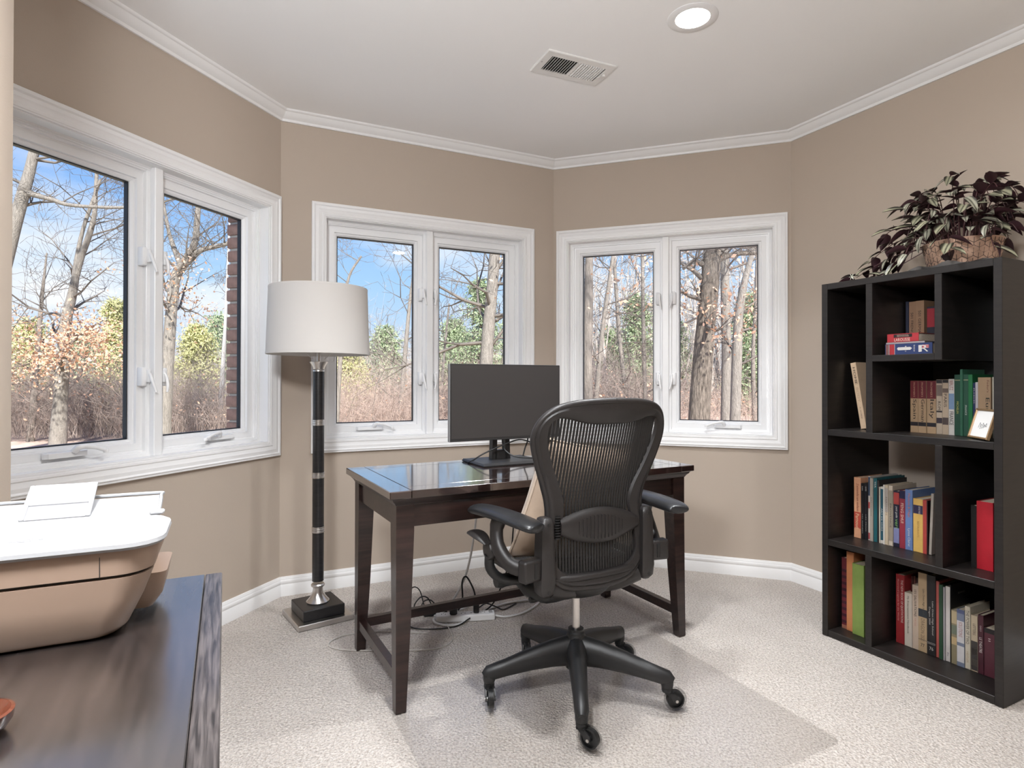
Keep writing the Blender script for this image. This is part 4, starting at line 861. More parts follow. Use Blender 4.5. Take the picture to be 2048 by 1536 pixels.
# ------------------------------------------------------------------ trailing plant
def leafmat(name, stripe):
    mt = bpy.data.materials.new(name); mt.use_nodes = True; nt = mt.node_tree; nd = nt.nodes; lk = nt.links; bs = nd['Principled BSDF']
    t = nd.new('ShaderNodeTexCoord'); s_ = nd.new('ShaderNodeSeparateXYZ'); lk.new(t.outputs['Object'], s_.inputs[0])
    ab = nd.new('ShaderNodeMath'); ab.operation = 'ABSOLUTE'; lk.new(s_.outputs['Y'], ab.inputs[0])
    nz_ = nd.new('ShaderNodeTexNoise'); nz_.inputs['Scale'].default_value = 120; lk.new(t.outputs['Object'], nz_.inputs['Vector'])
    m2 = nd.new('ShaderNodeMath'); m2.operation = 'MULTIPLY_ADD'; m2.inputs[1].default_value = .003; lk.new(nz_.outputs['Fac'], m2.inputs[0]); lk.new(ab.outputs[0], m2.inputs[2])
    m3 = nd.new('ShaderNodeMath'); m3.operation = 'MULTIPLY'; m3.inputs[1].default_value = 1 / .0165; lk.new(m2.outputs[0], m3.inputs[0])
    rp = nd.new('ShaderNodeValToRGB'); rp.color_ramp.interpolation = 'B_SPLINE'; el = rp.color_ramp.elements
    dk, sv = (0.020, 0.020, 0.012, 1), stripe
    el[0].position = 0.12; el[0].color = dk; el[1].position = 1.0; el[1].color = (0.025, 0.018, 0.014, 1)
    for p_, c_ in ((.26, sv), (.50, sv), (.66, dk)): q = el.new(p_); q.color = c_
    lk.new(m3.outputs[0], rp.inputs[0]); lk.new(rp.outputs[0], bs.inputs['Base Color']); bs.inputs['Roughness'].default_value = .38
    MATS[name] = mt; return mt
M_leaf = [leafmat('striped_leaf', (0.32, 0.31, 0.21, 1)), leafmat('silver_striped_leaf', (0.36, 0.35, 0.27, 1))]
M_under = mat('purple_leaf_underside', (0.040, 0.012, 0.018), 0.5); M_stem = mat('purple_stem', (0.075, 0.028, 0.030), 0.55)
def leaf_mesh(L, Wd, curl, fold, i):
    b = MB(); n = 7; top = []; und = []
    for k in range(n + 1):
        t_ = k / n; w = Wd * (math.sin(PI * min(t_ ** .72, 1)) ** .85) if 0 < t_ < 1 else .0004
        x = L * t_; zc = -curl * L * t_ * t_ + .10 * L * t_
        top.append([(x, -w, zc + fold * w), (x, -w * .5, zc + fold * w * .35), (x, 0, zc), (x, w * .5, zc + fold * w * .35), (x, w, zc + fold * w)])
    und = [[(x, y, z - .0007) for x, y, z in r_] for r_ in top]
    b.loft(top, 0, closed=False, cap=False); b.loft([r_[::-1] for r_ in und], 1, closed=False, cap=False)
    me = bpy.data.meshes.new('leaf'); me.from_pydata(b.v, [], b.f); me.polygons.foreach_set('material_index', b.mi); me.polygons.foreach_set('use_smooth', [True] * len(me.polygons))
    me.materials.append(M_leaf[i % 2]); me.materials.append(M_under); me.update(); return me
LM = [leaf_mesh(.060, .0150, .30, .35, 0), leaf_mesh(.052, .0140, .55, .25, 1), leaf_mesh(.066, .0155, .15, .45, 0), leaf_mesh(.044, .0130, .75, .3, 1)]
plant = empty('potted_plant'); plant.matrix_world = SM @ Matrix.Translation((.445, .205, SHt)); tag(plant, 'bushy trailing plant with silver-striped purple leaves in a copper pot', 'plant')
# pot with raised line pattern
mt = bpy.data.materials.new('rose_copper_pot'); mt.use_nodes = True; bs = mt.node_tree.nodes['Principled BSDF']; bs.inputs['Base Color'].default_value = (0.50, 0.33, 0.24, 1); bs.inputs['Roughness'].default_value = .38; bs.inputs['Metallic'].default_value = .35
b = MB(); b.lathe([(.095, .010), (.108, .013), (.120, .060), (.128, .105), (.130, .112), (.125, .112), (.118, .095)], 40, cap=False); b.lathe([(.001, .010), (.095, .010)], 40, cap=False); b.build('pot', mt, plant, 40)
M_line = mat('dark_pot_lines', (0.055, 0.035, 0.030), .5); b = MB()
def ponp(a, z): r_ = .108 + .020 * (z - .013) / .092 + .0010; return (r_ * math.cos(a), r_ * math.sin(a), z)
na = 22; dzp = .0185
for row in range(5):
    z = .014 + row * dzp
    for k in range(na):
        a = 2 * PI * (k + (.5 if row % 2 else 0)) / na; da = PI / na
        for p, q in (((a, z), (a + da, z + dzp * .5)), ((a, z), (a - da, z + dzp * .5)), ((a, z), (a, z + dzp)), ((a - da, z + dzp * .5), (a - da, z + dzp))): b.tube([ponp(*p), ponp(*q)], .0011, 3, cap=False)
b.build('pot_pattern', M_line, plant)['kind'] = 'stuff'
M_soil = mat('potting_soil', (0.03, 0.022, 0.016), .95, bump=1.0, bscale=90); b = MB(); b.lathe([(.001, .094), (.119, .092), (.120, .088)], 30, cap=False); b.build('soil', M_soil, plant)
# crinkled foil dish under the pot
mt = bpy.data.materials.new('crinkled_foil'); mt.use_nodes = True; bs = mt.node_tree.nodes['Principled BSDF']; bs.inputs['Base Color'].default_value = (0.78, 0.74, 0.71, 1); bs.inputs['Roughness'].default_value = .3; bs.inputs['Metallic'].default_value = .25
b = MB(); rings = []
for r_, z in ((.02, .002), (.11, .002), (.135, .006), (.150, .018), (.153, .019), (.138, .012)):
    rings.append([(r_ * (1 + .05 * math.sin(13 * a) * (r_ > .12)) * math.cos(a) * 1.12, r_ * (1 + .05 * math.sin(13 * a) * (r_ > .12)) * math.sin(a), max(.0015, z * (1 + .35 * math.sin(9 * a + 1)) )) for a in [2 * PI * k / 52 for k in range(52)]])
b.loft(rings, cap=False); dish = b.build('foil_dish', mt, None, 50); dish.matrix_world = SM @ Matrix.Translation((.430, .200, SHt)); tag(dish, 'crinkled silver foil dish under the plant pot', 'dish')
prn = random.Random(11); stems = []
for k in range(40):      # bushy crown
    a = 2 * PI * (k * .618 % 1.0) + prn.uniform(-.2, .2); rr = prn.uniform(.02, .10); R_ = prn.uniform(.08, .25); up = prn.uniform(.10, .27) * (1.2 - .55 * R_ / .25); dr = prn.uniform(.0, .11)
    if math.sin(a) > .35: R_ = min(R_, .16)
    c, s_ = math.cos(a), math.sin(a)
    stems.append(([(rr * c, rr * s_, .095), ((rr + (R_ - rr) * .35) * c, (rr + (R_ - rr) * .35) * s_, .10 + up * .75), ((rr + (R_ - rr) * .75) * c, (rr + (R_ - rr) * .75) * s_, .10 + up), (R_ * c, R_ * s_, .10 + up - dr)], 5))
for k in range(15):      # short drooping shoots over the front rim
    a = -PI / 2 + (k - 7) * .21 + prn.uniform(-.08, .08); c, s_ = math.cos(a), math.sin(a); up = prn.uniform(.02, .10); R_ = prn.uniform(.145, .20)
    stems.append(([(.085 * c, .085 * s_, .095), (.12 * c, .12 * s_, .12 + up), ((.6 * R_ + .05) * c, (.6 * R_ + .05) * s_, .125 + up), (R_ * c, R_ * s_, .095 + up * .6)], 3))
# trailing shoots towards the free left end of the bookcase top
for pts in ([(-.10, -.02, .12), (-.20, -.04, .16), (-.28, -.05, .125), (-.335, -.05, .085)], [(-.10, -.03, .11), (-.20, -.06, .10), (-.30, -.07, .065), (-.375, -.07, .030)], [(-.10, -.05, .10), (-.19, -.08, .05), (-.28, -.10, .02), (-.37, -.11, .012)],
            [(-.10, -.05, .10), (-.17, -.07, .13), (-.22, -.08, .09), (-.27, -.08, .05)], [(-.10, -.08, .11), (-.16, -.10, .08), (-.20, -.11, .03), (-.25, -.12, .012)], [(-.08, -.06, .11), (-.15, -.08, .19), (-.22, -.08, .20), (-.26, -.08, .17)],
            [(-.06, -.11, .11), (-.08, -.17, .13), (-.10, -.19, .08), (-.11, -.195, .03)], [(.03, -.12, .11), (.04, -.18, .12), (.05, -.195, .07), (.05, -.195, .035)], [(.10, -.10, .11), (.15, -.15, .13), (.17, -.17, .07), (.18, -.17, .03)]):
    stems.append((pts, 6 if pts[0][1] > -.085 else 5))
sm = MB(); nl = 0; lobj = 0
for pts, cnt in stems:
    P_ = spline(pts, 5); sm.tube(P_, [.0022 - .0010 * i / len(P_) for i in range(len(P_))], 5)
    for j in range(cnt):
        t_ = .30 + .70 * (j + .5) / cnt; i = min(int(t_ * (len(P_) - 1)), len(P_) - 2); p = P_[i]; tg = (P_[i + 1] - P_[i]).normalized()
        side = 1 if j % 2 else -1
        az = math.atan2(tg.y, tg.x) + side * prn.uniform(.5, 1.15); el_ = prn.uniform(-.55, .45) + .3 * tg.z
        if j == cnt - 1: az = math.atan2(tg.y, tg.x) + prn.uniform(-.3, .3)
        o = link_obj('leaf', LM[prn.randrange(4)], plant); k_ = prn.uniform(.95, 1.40)
        o.matrix_local = Matrix.Translation(p) @ Euler((prn.uniform(-.5, .5), -el_, az)).to_matrix().to_4x4() @ Matrix.Scale(k_, 4)
        nl += 1
sm.build('stems', M_stem, plant, 60)
# a pale star flower at the shoot tip
b = MB(); fM = mat('pale_flower', (0.70, 0.74, 0.62), .6)
for k in range(6):
    a = 2 * PI * k / 6; b.tube([(0, 0, 0), (.007 * math.cos(a), -.001, .007 * math.sin(a)), (.014 * math.cos(a), .0, .014 * math.sin(a))], [.001, .0024, .0004], 5, sy=.4)
o = b.build('flower', fM, plant); o.location = (-.305, -.21, .012)
# ------------------------------------------------------------------ side desk and printer
M_side = wood('dark_oak_veneer', (0.006, 0.0045, 0.0045, 1), (0.026, 0.0185, 0.017, 1), 0.34, (14, 1.2, 14), 1.0, 5.0, 0.5)
M_side.node_tree.nodes['Principled BSDF'].inputs['Coat IOR'].default_value = 3.4; M_side.node_tree.nodes['Principled BSDF'].inputs['Coat Roughness'].default_value = 0.22
AX = Vector((0.9003, 0.4352, 0)); BX = Vector((-0.4352, 0.9003, 0)); RS = math.atan2(AX.y, AX.x)
sd = empty('side_desk', (-0.5135, 1.0545, 0), RS); tag(sd, 'dark oak side desk carrying the printer', 'desk')
SZ = .760; DPT = .60
M_edge = wood('open_grain_oak_edge', (0.010, 0.0075, 0.0075, 1), (0.085, 0.072, 0.070, 1), 0.4, (130, 7, 60), 0.3, 2.0, 0.6)
chbox(-1.18, -.0275, -DPT, 0, SZ - .030, SZ, 'top_panel', sd, M_side, .0012)
chbox(-.0265, 0, -DPT, 0, SZ - .030, SZ, 'edge_board', sd, M_edge, .0015)
for x0 in (-1.15, -.055): chbox(x0, x0 + .028, -DPT + .03, -.03, .002, SZ - .030, 'side_panel', sd, M_side, .001)
chbox(-1.122, -.055, -.07, -.052, .15, SZ - .030, 'modesty_panel', sd, M_side, .001)

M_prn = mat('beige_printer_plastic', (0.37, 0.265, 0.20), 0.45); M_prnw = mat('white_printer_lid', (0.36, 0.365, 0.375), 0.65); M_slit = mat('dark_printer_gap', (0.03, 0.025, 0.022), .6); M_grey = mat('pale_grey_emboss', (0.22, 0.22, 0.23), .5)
pr = empty('printer', (-0.508, 0.785, SZ), RS); tag(pr, 'all-in-one printer with white lid, beige body and rear paper flap', 'printer')
def rrect(x0, x1, y0, y1, r, n=5):
    out = []
    for cx, cy, a0 in ((x1 - r, y0 + r, -90), (x1 - r, y1 - r, 0), (x0 + r, y1 - r, 90), (x0 + r, y0 + r, 180)):
        for k in range(n + 1):
            a = math.radians(a0 + 90 * k / n); out.append((cx + r * math.cos(a), cy + r * math.sin(a)))
    return out
def rbody(name, levels, m_, par):
    b = MB(); b.loft([[(x, y, z) for x, y in rrect(*l[:4], l[4])] for *l, z in levels]); return b.build(name, m_, par, 40)
PX0 = -.47
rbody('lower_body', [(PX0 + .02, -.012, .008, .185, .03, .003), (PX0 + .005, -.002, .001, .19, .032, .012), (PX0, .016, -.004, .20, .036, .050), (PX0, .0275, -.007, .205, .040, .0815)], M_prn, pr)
rbody('gap', [(PX0 + .006, .022, -.001, .20, .036, .081), (PX0 + .006, .022, -.001, .20, .036, .0865)], M_slit, pr)
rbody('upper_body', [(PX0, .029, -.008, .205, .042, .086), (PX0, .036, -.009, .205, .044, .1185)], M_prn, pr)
rbody('lid', [(PX0 - .004, .040, -.014, .160, .046, .1185), (PX0 - .006, .043, -.017, .162, .048, .1225), (PX0 - .005, .042, -.016, .162, .048, .1275), (PX0, .036, -.009, .160, .044, .1300)], M_prnw, pr)
b = MB(); b.box(-.0295, -.0285, -.0088, -.0075, .086, .1185); b.build('panel_seam', M_slit, pr)
b = MB()
for k in range(3): b.tube(spline([(-.135 + .004 * k, .045, .1303), (-.118, .052 - .006 * k, .1304), (-.100 - .003 * k, .045, .1303)], 4), .0008, 4)
b.build('embossed_mark', M_grey, pr)
# rear paper tray with a hinged flap
TM = Matrix.Translation((0, .158, .126)) @ Matrix.Rotation(math.radians(14), 4, 'X')
b = MB(); b.box(-.265, .020, 0, .075, 0, .004, M=TM, ch=.0015); b.build('rear_tray', M_prnw, pr)
b = MB(); pts = [TM @ Vector(p) for p in ((-.266, .0, .004), (-.266, .055, .006), (-.258, .074, .006), (-.13, .078, .006), (.008, .078, .006), (.020, .066, .006), (.022, .0, .004))]
b.tube(spline(pts, 4), .0028, 6); b.build('tray_rim', M_prnw, pr, 60)
FM = Matrix.Translation((0, .168, .132)) @ Matrix.Rotation(math.radians(33), 4, 'X')
b = MB(); b.box(-.150, -.075, .0, .030, 0, .002, M=FM); b.build('flap_window', M_grey, pr)
b = MB(); b.box(-.156, -.150, .0, .075, -.001, .004, M=FM, ch=.001); b.box(-.075, -.069, .0, .075, -.001, .004, M=FM, ch=.001); b.box(-.150, -.075, .030, .075, -.001, .004, M=FM, ch=.001); b.build('paper_flap', M_prnw, pr)
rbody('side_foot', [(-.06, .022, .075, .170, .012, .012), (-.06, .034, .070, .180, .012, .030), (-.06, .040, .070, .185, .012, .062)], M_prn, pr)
b = MB(); b.box(.010, .030, .150, .168, .130, .136, ch=.002); b.build('lid_hinge', M_prnw, pr)
TM2 = Matrix.Translation((-.300, .115, .130)) @ Matrix.Rotation(math.radians(-50), 4, 'Y')
b = MB(); b.box(-.004, .0, -.05, .04, 0, .05, M=Matrix.Translation((-.335, .10, .128)) @ Matrix.Rotation(math.radians(-25), 4, 'Y'), ch=.001); b.box(-.36, -.31, .05, .145, .128, .142, ch=.004); b.build('paper_guide', M_prnw, pr)

M_redbrown = mat('glossy_red_brown', (0.11, 0.03, 0.015), .15, coat=.6)
b = MB(); b.lathe([(.012, .0), (.024, .002), (.030, .012), (.031, .020), (.028, .021), (.020, .008), (.001, .006)], 28); o = b.build('small_dish', M_redbrown, None, 50); o.location = (-.512, .566, SZ + .001)
tag(o, 'glossy reddish brown little dish on the side desk in front of the printer', 'dish')

# ------------------------------------------------------------------ power strip and cables under the desk
ps = empty('power_strip', (-.213, 2.735, .0), math.atan2(.035, .246)); tag(ps, 'white power strip with plugged adapters on the carpet under the desk', 'power strip')
b = MB(); b.box(-.135, .135, -.026, .026, .001, .032, ch=.006); b.build('housing', M_white_plastic, ps)
M_hole = mat('dark_socket', (0.05, 0.05, 0.05), .5)
for k in range(5):
    b = MB(); x = -.10 + k * .045
    b.box(x - .010, x - .007, -.006, .004, .0318, .0326); b.box(x + .007, x + .010, -.006, .004, .0318, .0326); b.box(x - .002, x + .002, .007, .011, .0318, .0326); b.build('socket', M_hole, ps)
b = MB(); b.box(.108, .124, -.010, .010, .031, .037, ch=.002); b.build('switch', mat('grey_switch', (0.3, 0.3, 0.3), .5), ps)
PSM = Matrix.Translation((-.213, 2.735, 0)) @ Matrix.Rotation(math.atan2(.035, .246), 4, 'Z')
def adapter(name, x, y, z, sx, sy, sz, label, m_=M_black_plastic):
    b = MB(); b.box(-sx, sx, -sy, sy, 0, sz, ch=.004); o = b.build(name, m_); o.matrix_world = PSM @ Matrix.Translation((x, y, z)); tag(o, label, 'plug'); return o
adapter('power_plug', -.055, .0, .0335, .017, .021, .038, 'small square black plug pushed into the white power strip')
adapter('power_plug', .050, -.002, .0335, .013, .015, .042, 'tall black plug with a looping cord in the white power strip')
adapter('power_adapter', -.135, .085, .001, .055, .030, .030, 'black adapter brick lying among the tangled cords')
cable('loose_cable', [PSM @ Vector(p) for p in ((.050, .0, .075), (.040, .01, .13), (.012, .02, .185), (-.005, .02, .190), (-.014, .02, .16), (-.012, .03, .08), (-.03, .07, .02), (-.07, .09, .012))], .0040, M_cable, 'thick black cord looping high above the power strip')
cable('loose_cable', [PSM @ Vector(p) for p in ((-.055, 0, .071), (-.06, .02, .075), (-.09, .06, .05), (-.13, .10, .04), (-.16, .11, .06), (-.19, .12, .05), (-.21, .10, .02), (-.25, .08, .004), (-.30, .06, .004))], .0030, M_cable, 'thin black cord tangled around the adapter brick')
cable('loose_cable', [PSM @ Vector(p) for p in ((-.15, .10, .030), (-.17, .09, .075), (-.20, .08, .088), (-.23, .07, .06), (-.24, .06, .02), (-.27, .03, .005))], .0030, M_cable, 'thin black cord arching over the adapter brick')
cable('loose_cable', [PSM @ Vector(p) for p in ((-.30, .22, .004), (-.27, .20, .06), (-.24, .18, .10), (-.21, .16, .09), (-.19, .14, .03), (-.18, .12, .004))], .0028, M_cable, 'thin black cord rising beside the desk leg')
cable('loose_cable', [PSM @ Vector(p) for p in ((.02, -.03, .02), (-.04, -.07, .004), (-.12, -.09, .004), (-.22, -.075, .004), (-.27, -.02, .004), (-.31, .04, .004))], .0028, M_cable, 'black cord lying in a curve before the power strip')
cable('loose_cable', [PSM @ Vector(p) for p in ((.063, -.002, .055), (.10, .03, .06), (.15, .06, .03), (.19, .09, .004), (.26, .16, .004))], .0034, M_cable, 'black cord leaving the tall plug towards the wall')
cable('monitor_lead', [desk_pt(.80, DP - .01, DH - .06), desk_pt(.80, DP + .01, .5), desk_pt(.78, DP + .02, .25), desk_pt(.72, DP + .05, .06), desk_pt(.66, DP + .06, .005), desk_pt(.58, DP + .02, .004)], .0036, M_cable, 'black lead hanging down behind the desk stretcher')
cable('white_cable', [desk_pt(.60, DP + .012, DH - .09), desk_pt(.60, DP + .02, .45), desk_pt(.57, DP + .06, .20), desk_pt(.50, DP + .10, .05), desk_pt(.44, DP + .12, .007), desk_pt(.47, DP + .20, .006), desk_pt(.58, DP + .22, .010), desk_pt(.62, DP + .15, .014), desk_pt(.52, DP + .09, .016), desk_pt(.42, DP + .08, .012), desk_pt(.42, DP + .02, .007), desk_pt(.50, DP - .02, .006), desk_pt(.62, DP + .05, .006), desk_pt(.80, DP + .10, .006), desk_pt(.95, DP + .08, .006)], .0052, M_wcable, 'white cable hanging behind the desk and coiled on the carpet')
cable('white_cable', [PSM @ Vector(p) for p in ((.136, .0, .014), (.19, -.004, .007), (.27, .03, .006), (.34, .10, .006), (.40, .20, .006), (.45, .30, .006))], .0046, M_wcable, 'white flex of the power strip curving across the carpet')
cable('lamp_cord', [(-.78, 2.78, .010), (-.62, 2.80, .004), (-.45, 2.80, .004), (-.34, 2.78, .004)], .0026, M_gcord, 'thin grey lamp cord running from the lamp base to the desk')
cable('lamp_cord', [(-.30, 2.70, .004), (-.25, 2.52, .004), (-.32, 2.43, .004), (-.50, 2.42, .004), (-.68, 2.42, .004), (-.76, 2.47, .004), (-.72, 2.56, .004), (-.56, 2.60, .004), (-.36, 2.58, .004)], .0026, M_gcord, 'thin grey cord lying in a loop around the far desk leg')
M_stain = mat('carpet_fluff', (0.22, 0.15, 0.11), .95)
# ------------------------------------------------------------------ outdoors
GZ = -0.55
rng = np.random.default_rng(5)
def prisms(P0, P1, R0, R1, n=3):
    """many tapered prisms at once"""
    P0 = np.asarray(P0, float); P1 = np.asarray(P1, float); R0 = np.asarray(R0, float); R1 = np.asarray(R1, float)
    T = P1 - P0; L = np.linalg.norm(T, axis=1, keepdims=True); L[L < 1e-9] = 1e-9; T = T / L
    ref = np.where(np.abs(T[:, 2:3]) < .9, np.array([[0, 0, 1.0]]), np.array([[1.0, 0, 0]]))
    U = np.cross(T, ref); U /= np.linalg.norm(U, axis=1, keepdims=True); Vv = np.cross(T, U)
    m_ = len(P0); VV = np.empty((m_, 2 * n, 3))
    for k in range(n):
        a = 2 * PI * k / n; d = U * math.cos(a) + Vv * math.sin(a)
        VV[:, k] = P0 + d * R0[:, None]; VV[:, n + k] = P1 + d * R1[:, None]
    base_ = (np.arange(m_) * 2 * n)[:, None, None]
    f_ = np.array([[k, (k + 1) % n, n + (k + 1) % n, n + k] for k in range(n)])[None]
    return VV.reshape(-1, 3), (base_ + f_).reshape(-1, 4)
def leaf_cards(C, size, up_bias=0.0, rg=rng, aspect=.55):
    """small bent diamond leaves at points C"""
    m_ = len(C); d = rg.normal(size=(m_, 3)); d /= np.linalg.norm(d, axis=1, keepdims=True); q = rg.normal(size=(m_, 3)); q[:, 2] += up_bias
    s_ = np.cross(d, q); s_ /= np.linalg.norm(s_, axis=1, keepdims=True) + 1e-9
    L = (size * rg.uniform(.6, 1.3, (m_, 1)))
    VV = np.stack([C - d * L * .5, C + s_ * L * aspect * .5, C + d * L * .5, C - s_ * L * aspect * .5], 1)
    F_ = (np.arange(m_) * 4)[:, None] + np.array([[0, 1, 2, 3]]); return VV.reshape(-1, 3), F_
def bark(name, c, var=.25, sc=(14, 14, 2.2), bmp=.9, ns=3.0): return mat(name, c, .9, spec=.2, var=var, vscale=ns, bump=bmp, bscale=ns * 3, stretch=sc, bdist=.03)
M_bark_g = bark('pale_grey_bark', (0.30, 0.275, 0.25)); M_bark_b = bark('furrowed_brown_bark', (0.235, 0.20, 0.17), .6, (20, 20, 2.0), 1.0, 3.4); M_bark_d = bark('dull_brown_bark', (0.28, 0.25, 0.225))
M_branch = mat('dark_bare_branches', (0.155, 0.135, 0.12), .9, var=.3, vscale=2.0)
M_twig = mat('brown_twigs', (0.34, 0.28, 0.25), .9, var=.6, vscale=6.0); M_twig2 = mat('grey_twigs', (0.42, 0.385, 0.36), .9, var=.4, vscale=3.0); M_twig3 = mat('reddish_brush', (0.46, 0.36, 0.31), .9, var=.55, vscale=6.0)
M_oak = mat('dry_oak_leaves', (0.62, 0.38, 0.27), .8, var=.35, vscale=2.5)
M_fir = mat('evergreen_needles', (0.31, 0.39, 0.23), .8, var=.4, vscale=1.6); M_firy = mat('yellow_green_needles', (0.50, 0.50, 0.24), .8, var=.35, vscale=1.6)
M_lawn = mat('dormant_lawn', (0.52, 0.44, 0.28), .95, var=.25, vscale=2.0, bump=.6, bscale=30); M_litter = mat('leaf_litter_ground', (0.60, 0.46, 0.39), .95, var=.35, vscale=5.0, bump=.8, bscale=14, detail=8, bdist=.05)
b = MB(); gp = []
# ground: one sheet that rises gently towards the wood
nx, ny = 60, 44; V = []; F = []
for j in range(ny + 1):
    for i in range(nx + 1):
        y = 3.0 + 90.0 * (j / ny) ** 1.7; x = (i / nx * 2 - 1) * (10 + y * 1.25)
        z = GZ + (.010 * max(0, y - 12) * (.4 + .6 * (x > 0))) + .10 * math.sin(x * .35 + y * .2) * min(1, (y - 3) / 10) - .03
        V.append((x, y, z))
for j in range(ny):
    for i in range(nx): F.append((j * (nx + 1) + i, j * (nx + 1) + i + 1, (j + 1) * (nx + 1) + i + 1, (j + 1) * (nx + 1) + i))
b.add(V, F); o = b.build('ground', M_litter, None, 180); o['kind'] = 'structure'; o['label'] = 'woodland floor of fallen leaves outside the windows'
b = MB(); nx, ny = 24, 16; V = []; F = []
for j in range(ny + 1):
    for i in range(nx + 1):
        x = -16 + 17 * i / nx; y = 3.2 + (11.5 + 1.2 * math.sin(x * .6)) * j / ny
        V.append((x, y, GZ + .10 * math.sin(x * .35 + y * .2) * min(1, (y - 3) / 10) + .012 + .010 * max(0, y - 12)))
for j in range(ny):
    for i in range(nx): F.append((j * (nx + 1) + i, j * (nx + 1) + i + 1, (j + 1) * (nx + 1) + i + 1, (j + 1) * (nx + 1) + i))
b.add(V, F); o = b.build('lawn', M_lawn, None, 180); o['kind'] = 'structure'; o['label'] = 'straw coloured lawn between the house and the brambles'
def az(px): return (px - 1024) / 1186.2
def at(px, py, D): return np.array([az(px) * D, D, 1.10 - (py - 754.6) / 1186.2 * D])

def grow(segs, p, d, L, r, depth, rg, tw):
    """recursive bare branch"""
    n = 4 if depth > 1 else 3; pp = p.copy(); dd = d / np.linalg.norm(d); rr = r; node = []
    for i in range(n):
        dd = dd + rg.normal(size=3) * .20 + np.array([0, 0, .05]); dd /= np.linalg.norm(dd)
        q = pp + dd * (L / n); r2 = max(r * (1 - .75 * (i + 1) / n), .002); segs.append((pp, q, rr, r2)); node.append((q, dd.copy(), r2)); pp, rr = q, r2
    if depth <= 0: tw.append(pp); return
    for q, dq, rq in node:
        for _ in range(rg.integers(1, 3)):
            s_ = rg.normal(size=3); s_ -= dq * s_.dot(dq); s_ /= np.linalg.norm(s_) + 1e-9
            grow(segs, q, dq * .55 + s_ * .8, L * rg.uniform(.40, .62), rq * .62, depth - 1, rg, tw)
def tree(label, D, stems, m_, nbr, blen, seed, leaves=0, leafz=None, leafsize=.10, first=.25, group='bare trees outside the windows', lm=None, up=.35):
    """stems: list of [(px,py,width_px)...] along each trunk line, at distance D metres"""
    rg = np.random.default_rng(seed); root = empty('tree'); tag(root, label, 'tree', group)
    b = MB(); segs = []; tw = []; first_pt = None
    for si, st in enumerate(stems):
        P = [at(x, y, D) for x, y, w in st]; Rr = [w / 1186.2 * D / 2 for x, y, w in st]
        if si == 0:      # run the trunk down into the ground
            d = P[0] - P[1]; d = d / np.linalg.norm(d) if len(P) > 1 else np.array([0, 0, -1.0]); d[2] = min(d[2], -.6)
            k = (P[0][2] - (GZ - .15)) / -d[2]
            if k > 0: P = [P[0] + d * k, P[0] + d * k * .35] + P; Rr = [Rr[0] * 1.35, Rr[0] * 1.05] + Rr
            first_pt = P[0]
        # give the trunk some depth wander and let it continue above
        P = [p * np.array([1, 1, 1]) for p in P]
        top = P[-1] - P[-2]; top = top / np.linalg.norm(top); 
        if Rr[-1] > .035: P = P + [P[-1] + top * 1.6 + np.array([0, 0, .4]), P[-1] + top * 3.0 + np.array([0, 0, 1.2])]; Rr = Rr + [Rr[-1] * .75, Rr[-1] * .4]
        SPp = spline([tuple(p) for p in P], 4); rs = np.interp(np.linspace(0, len(P) - 1, len(SPp)), range(len(P)), Rr)
        b.tube(SPp, list(rs), 12 if D < 14 else 9)
        m2 = len(SPp)
        for k in range(nbr):
            i = int(rg.uniform(first if si == 0 else .1, .98) * (m2 - 1)); p = np.array(SPp[i]); a = rg.uniform(0, 2 * PI)
            d = np.array([math.cos(a), math.sin(a) * .6, up + rg.uniform(-.3, .5)]); grow(segs, p, d, blen * rg.uniform(.5, 1.15), max(rs[i] * .32, .008), 2, rg, tw)
    root.location = tuple(first_pt); inv = Matrix.Translation(-Vector(first_pt))
    me = b.mesh('trunk', 60); me.transform(inv); link_obj('trunk', me, root, m_)
    A_ = segs; V, F = prisms([s[0] for s in A_], [s[1] for s in A_], [max(s[2], .0035 * D / 12) for s in A_], [max(s[3], .0025 * D / 12) for s in A_], 4)
    me = fast_mesh('branches', V - first_pt, F, True); o = link_obj('branches', me, root, M_branch)
    if leaves:
        T_ = np.array([s[1] for s in A_ if s[3] < .012 * D / 12] + tw)
        if leafz: T_ = T_[(T_[:, 2] > leafz[0]) & (T_[:, 2] < leafz[1])]
        if len(T_):
            C = T_[rg.integers(0, len(T_), leaves)] + rg.normal(size=(leaves, 3)) * .22; V, F = leaf_cards(C, leafsize * .72, rg=rg)
            o = link_obj('leaves', fast_mesh('leaves', V - first_pt, F), root, lm or M_oak); o['kind'] = 'stuff'
    return root
tree('leaning grey tree at the partition side of the printer side window', 13, [[(8, 520, 26), (28, 440, 24), (45, 378, 22), (62, 312, 18)], [(45, 378, 12), (100, 392, 9), (150, 405, 7)]], M_bark_g, 5, 1.6, 1, first=.5)
tree('tall grey tree with two crossing stems and dry leaves low down', 15, [[(125, 740, 24), (131, 640, 20), (142, 590, 17), (149, 552, 14), (154, 500, 8), (165, 450, 7), (180, 405, 7), (199, 352, 5)], [(149, 556, 12), (161, 508, 12), (176, 466, 11), (187, 422, 9), (190, 364, 7)]], M_bark_g, 12, 2.3, 2, 2600, (.3, 2.6), .13, .15)
tree('grey tree that forks widely behind the brick edge', 14, [[(331, 800, 26), (337, 696, 23), (348, 560, 20), (366, 522, 19), (388, 480, 13), (394, 418, 11)], [(362, 528, 12), (340, 470, 8), (330, 425, 6)], [(366, 522, 13), (400, 494, 10), (470, 474, 8)]], M_bark_g, 9, 2.0, 3, 700, (1.5, 3.6), .10, .35)
tree('slim dark sapling standing behind the lampshade', 11, [[(680, 720, 9), (686, 610, 7), (698, 545, 5), (722, 505, 4)]], M_bark_d, 7, 1.6, 4, first=.5)
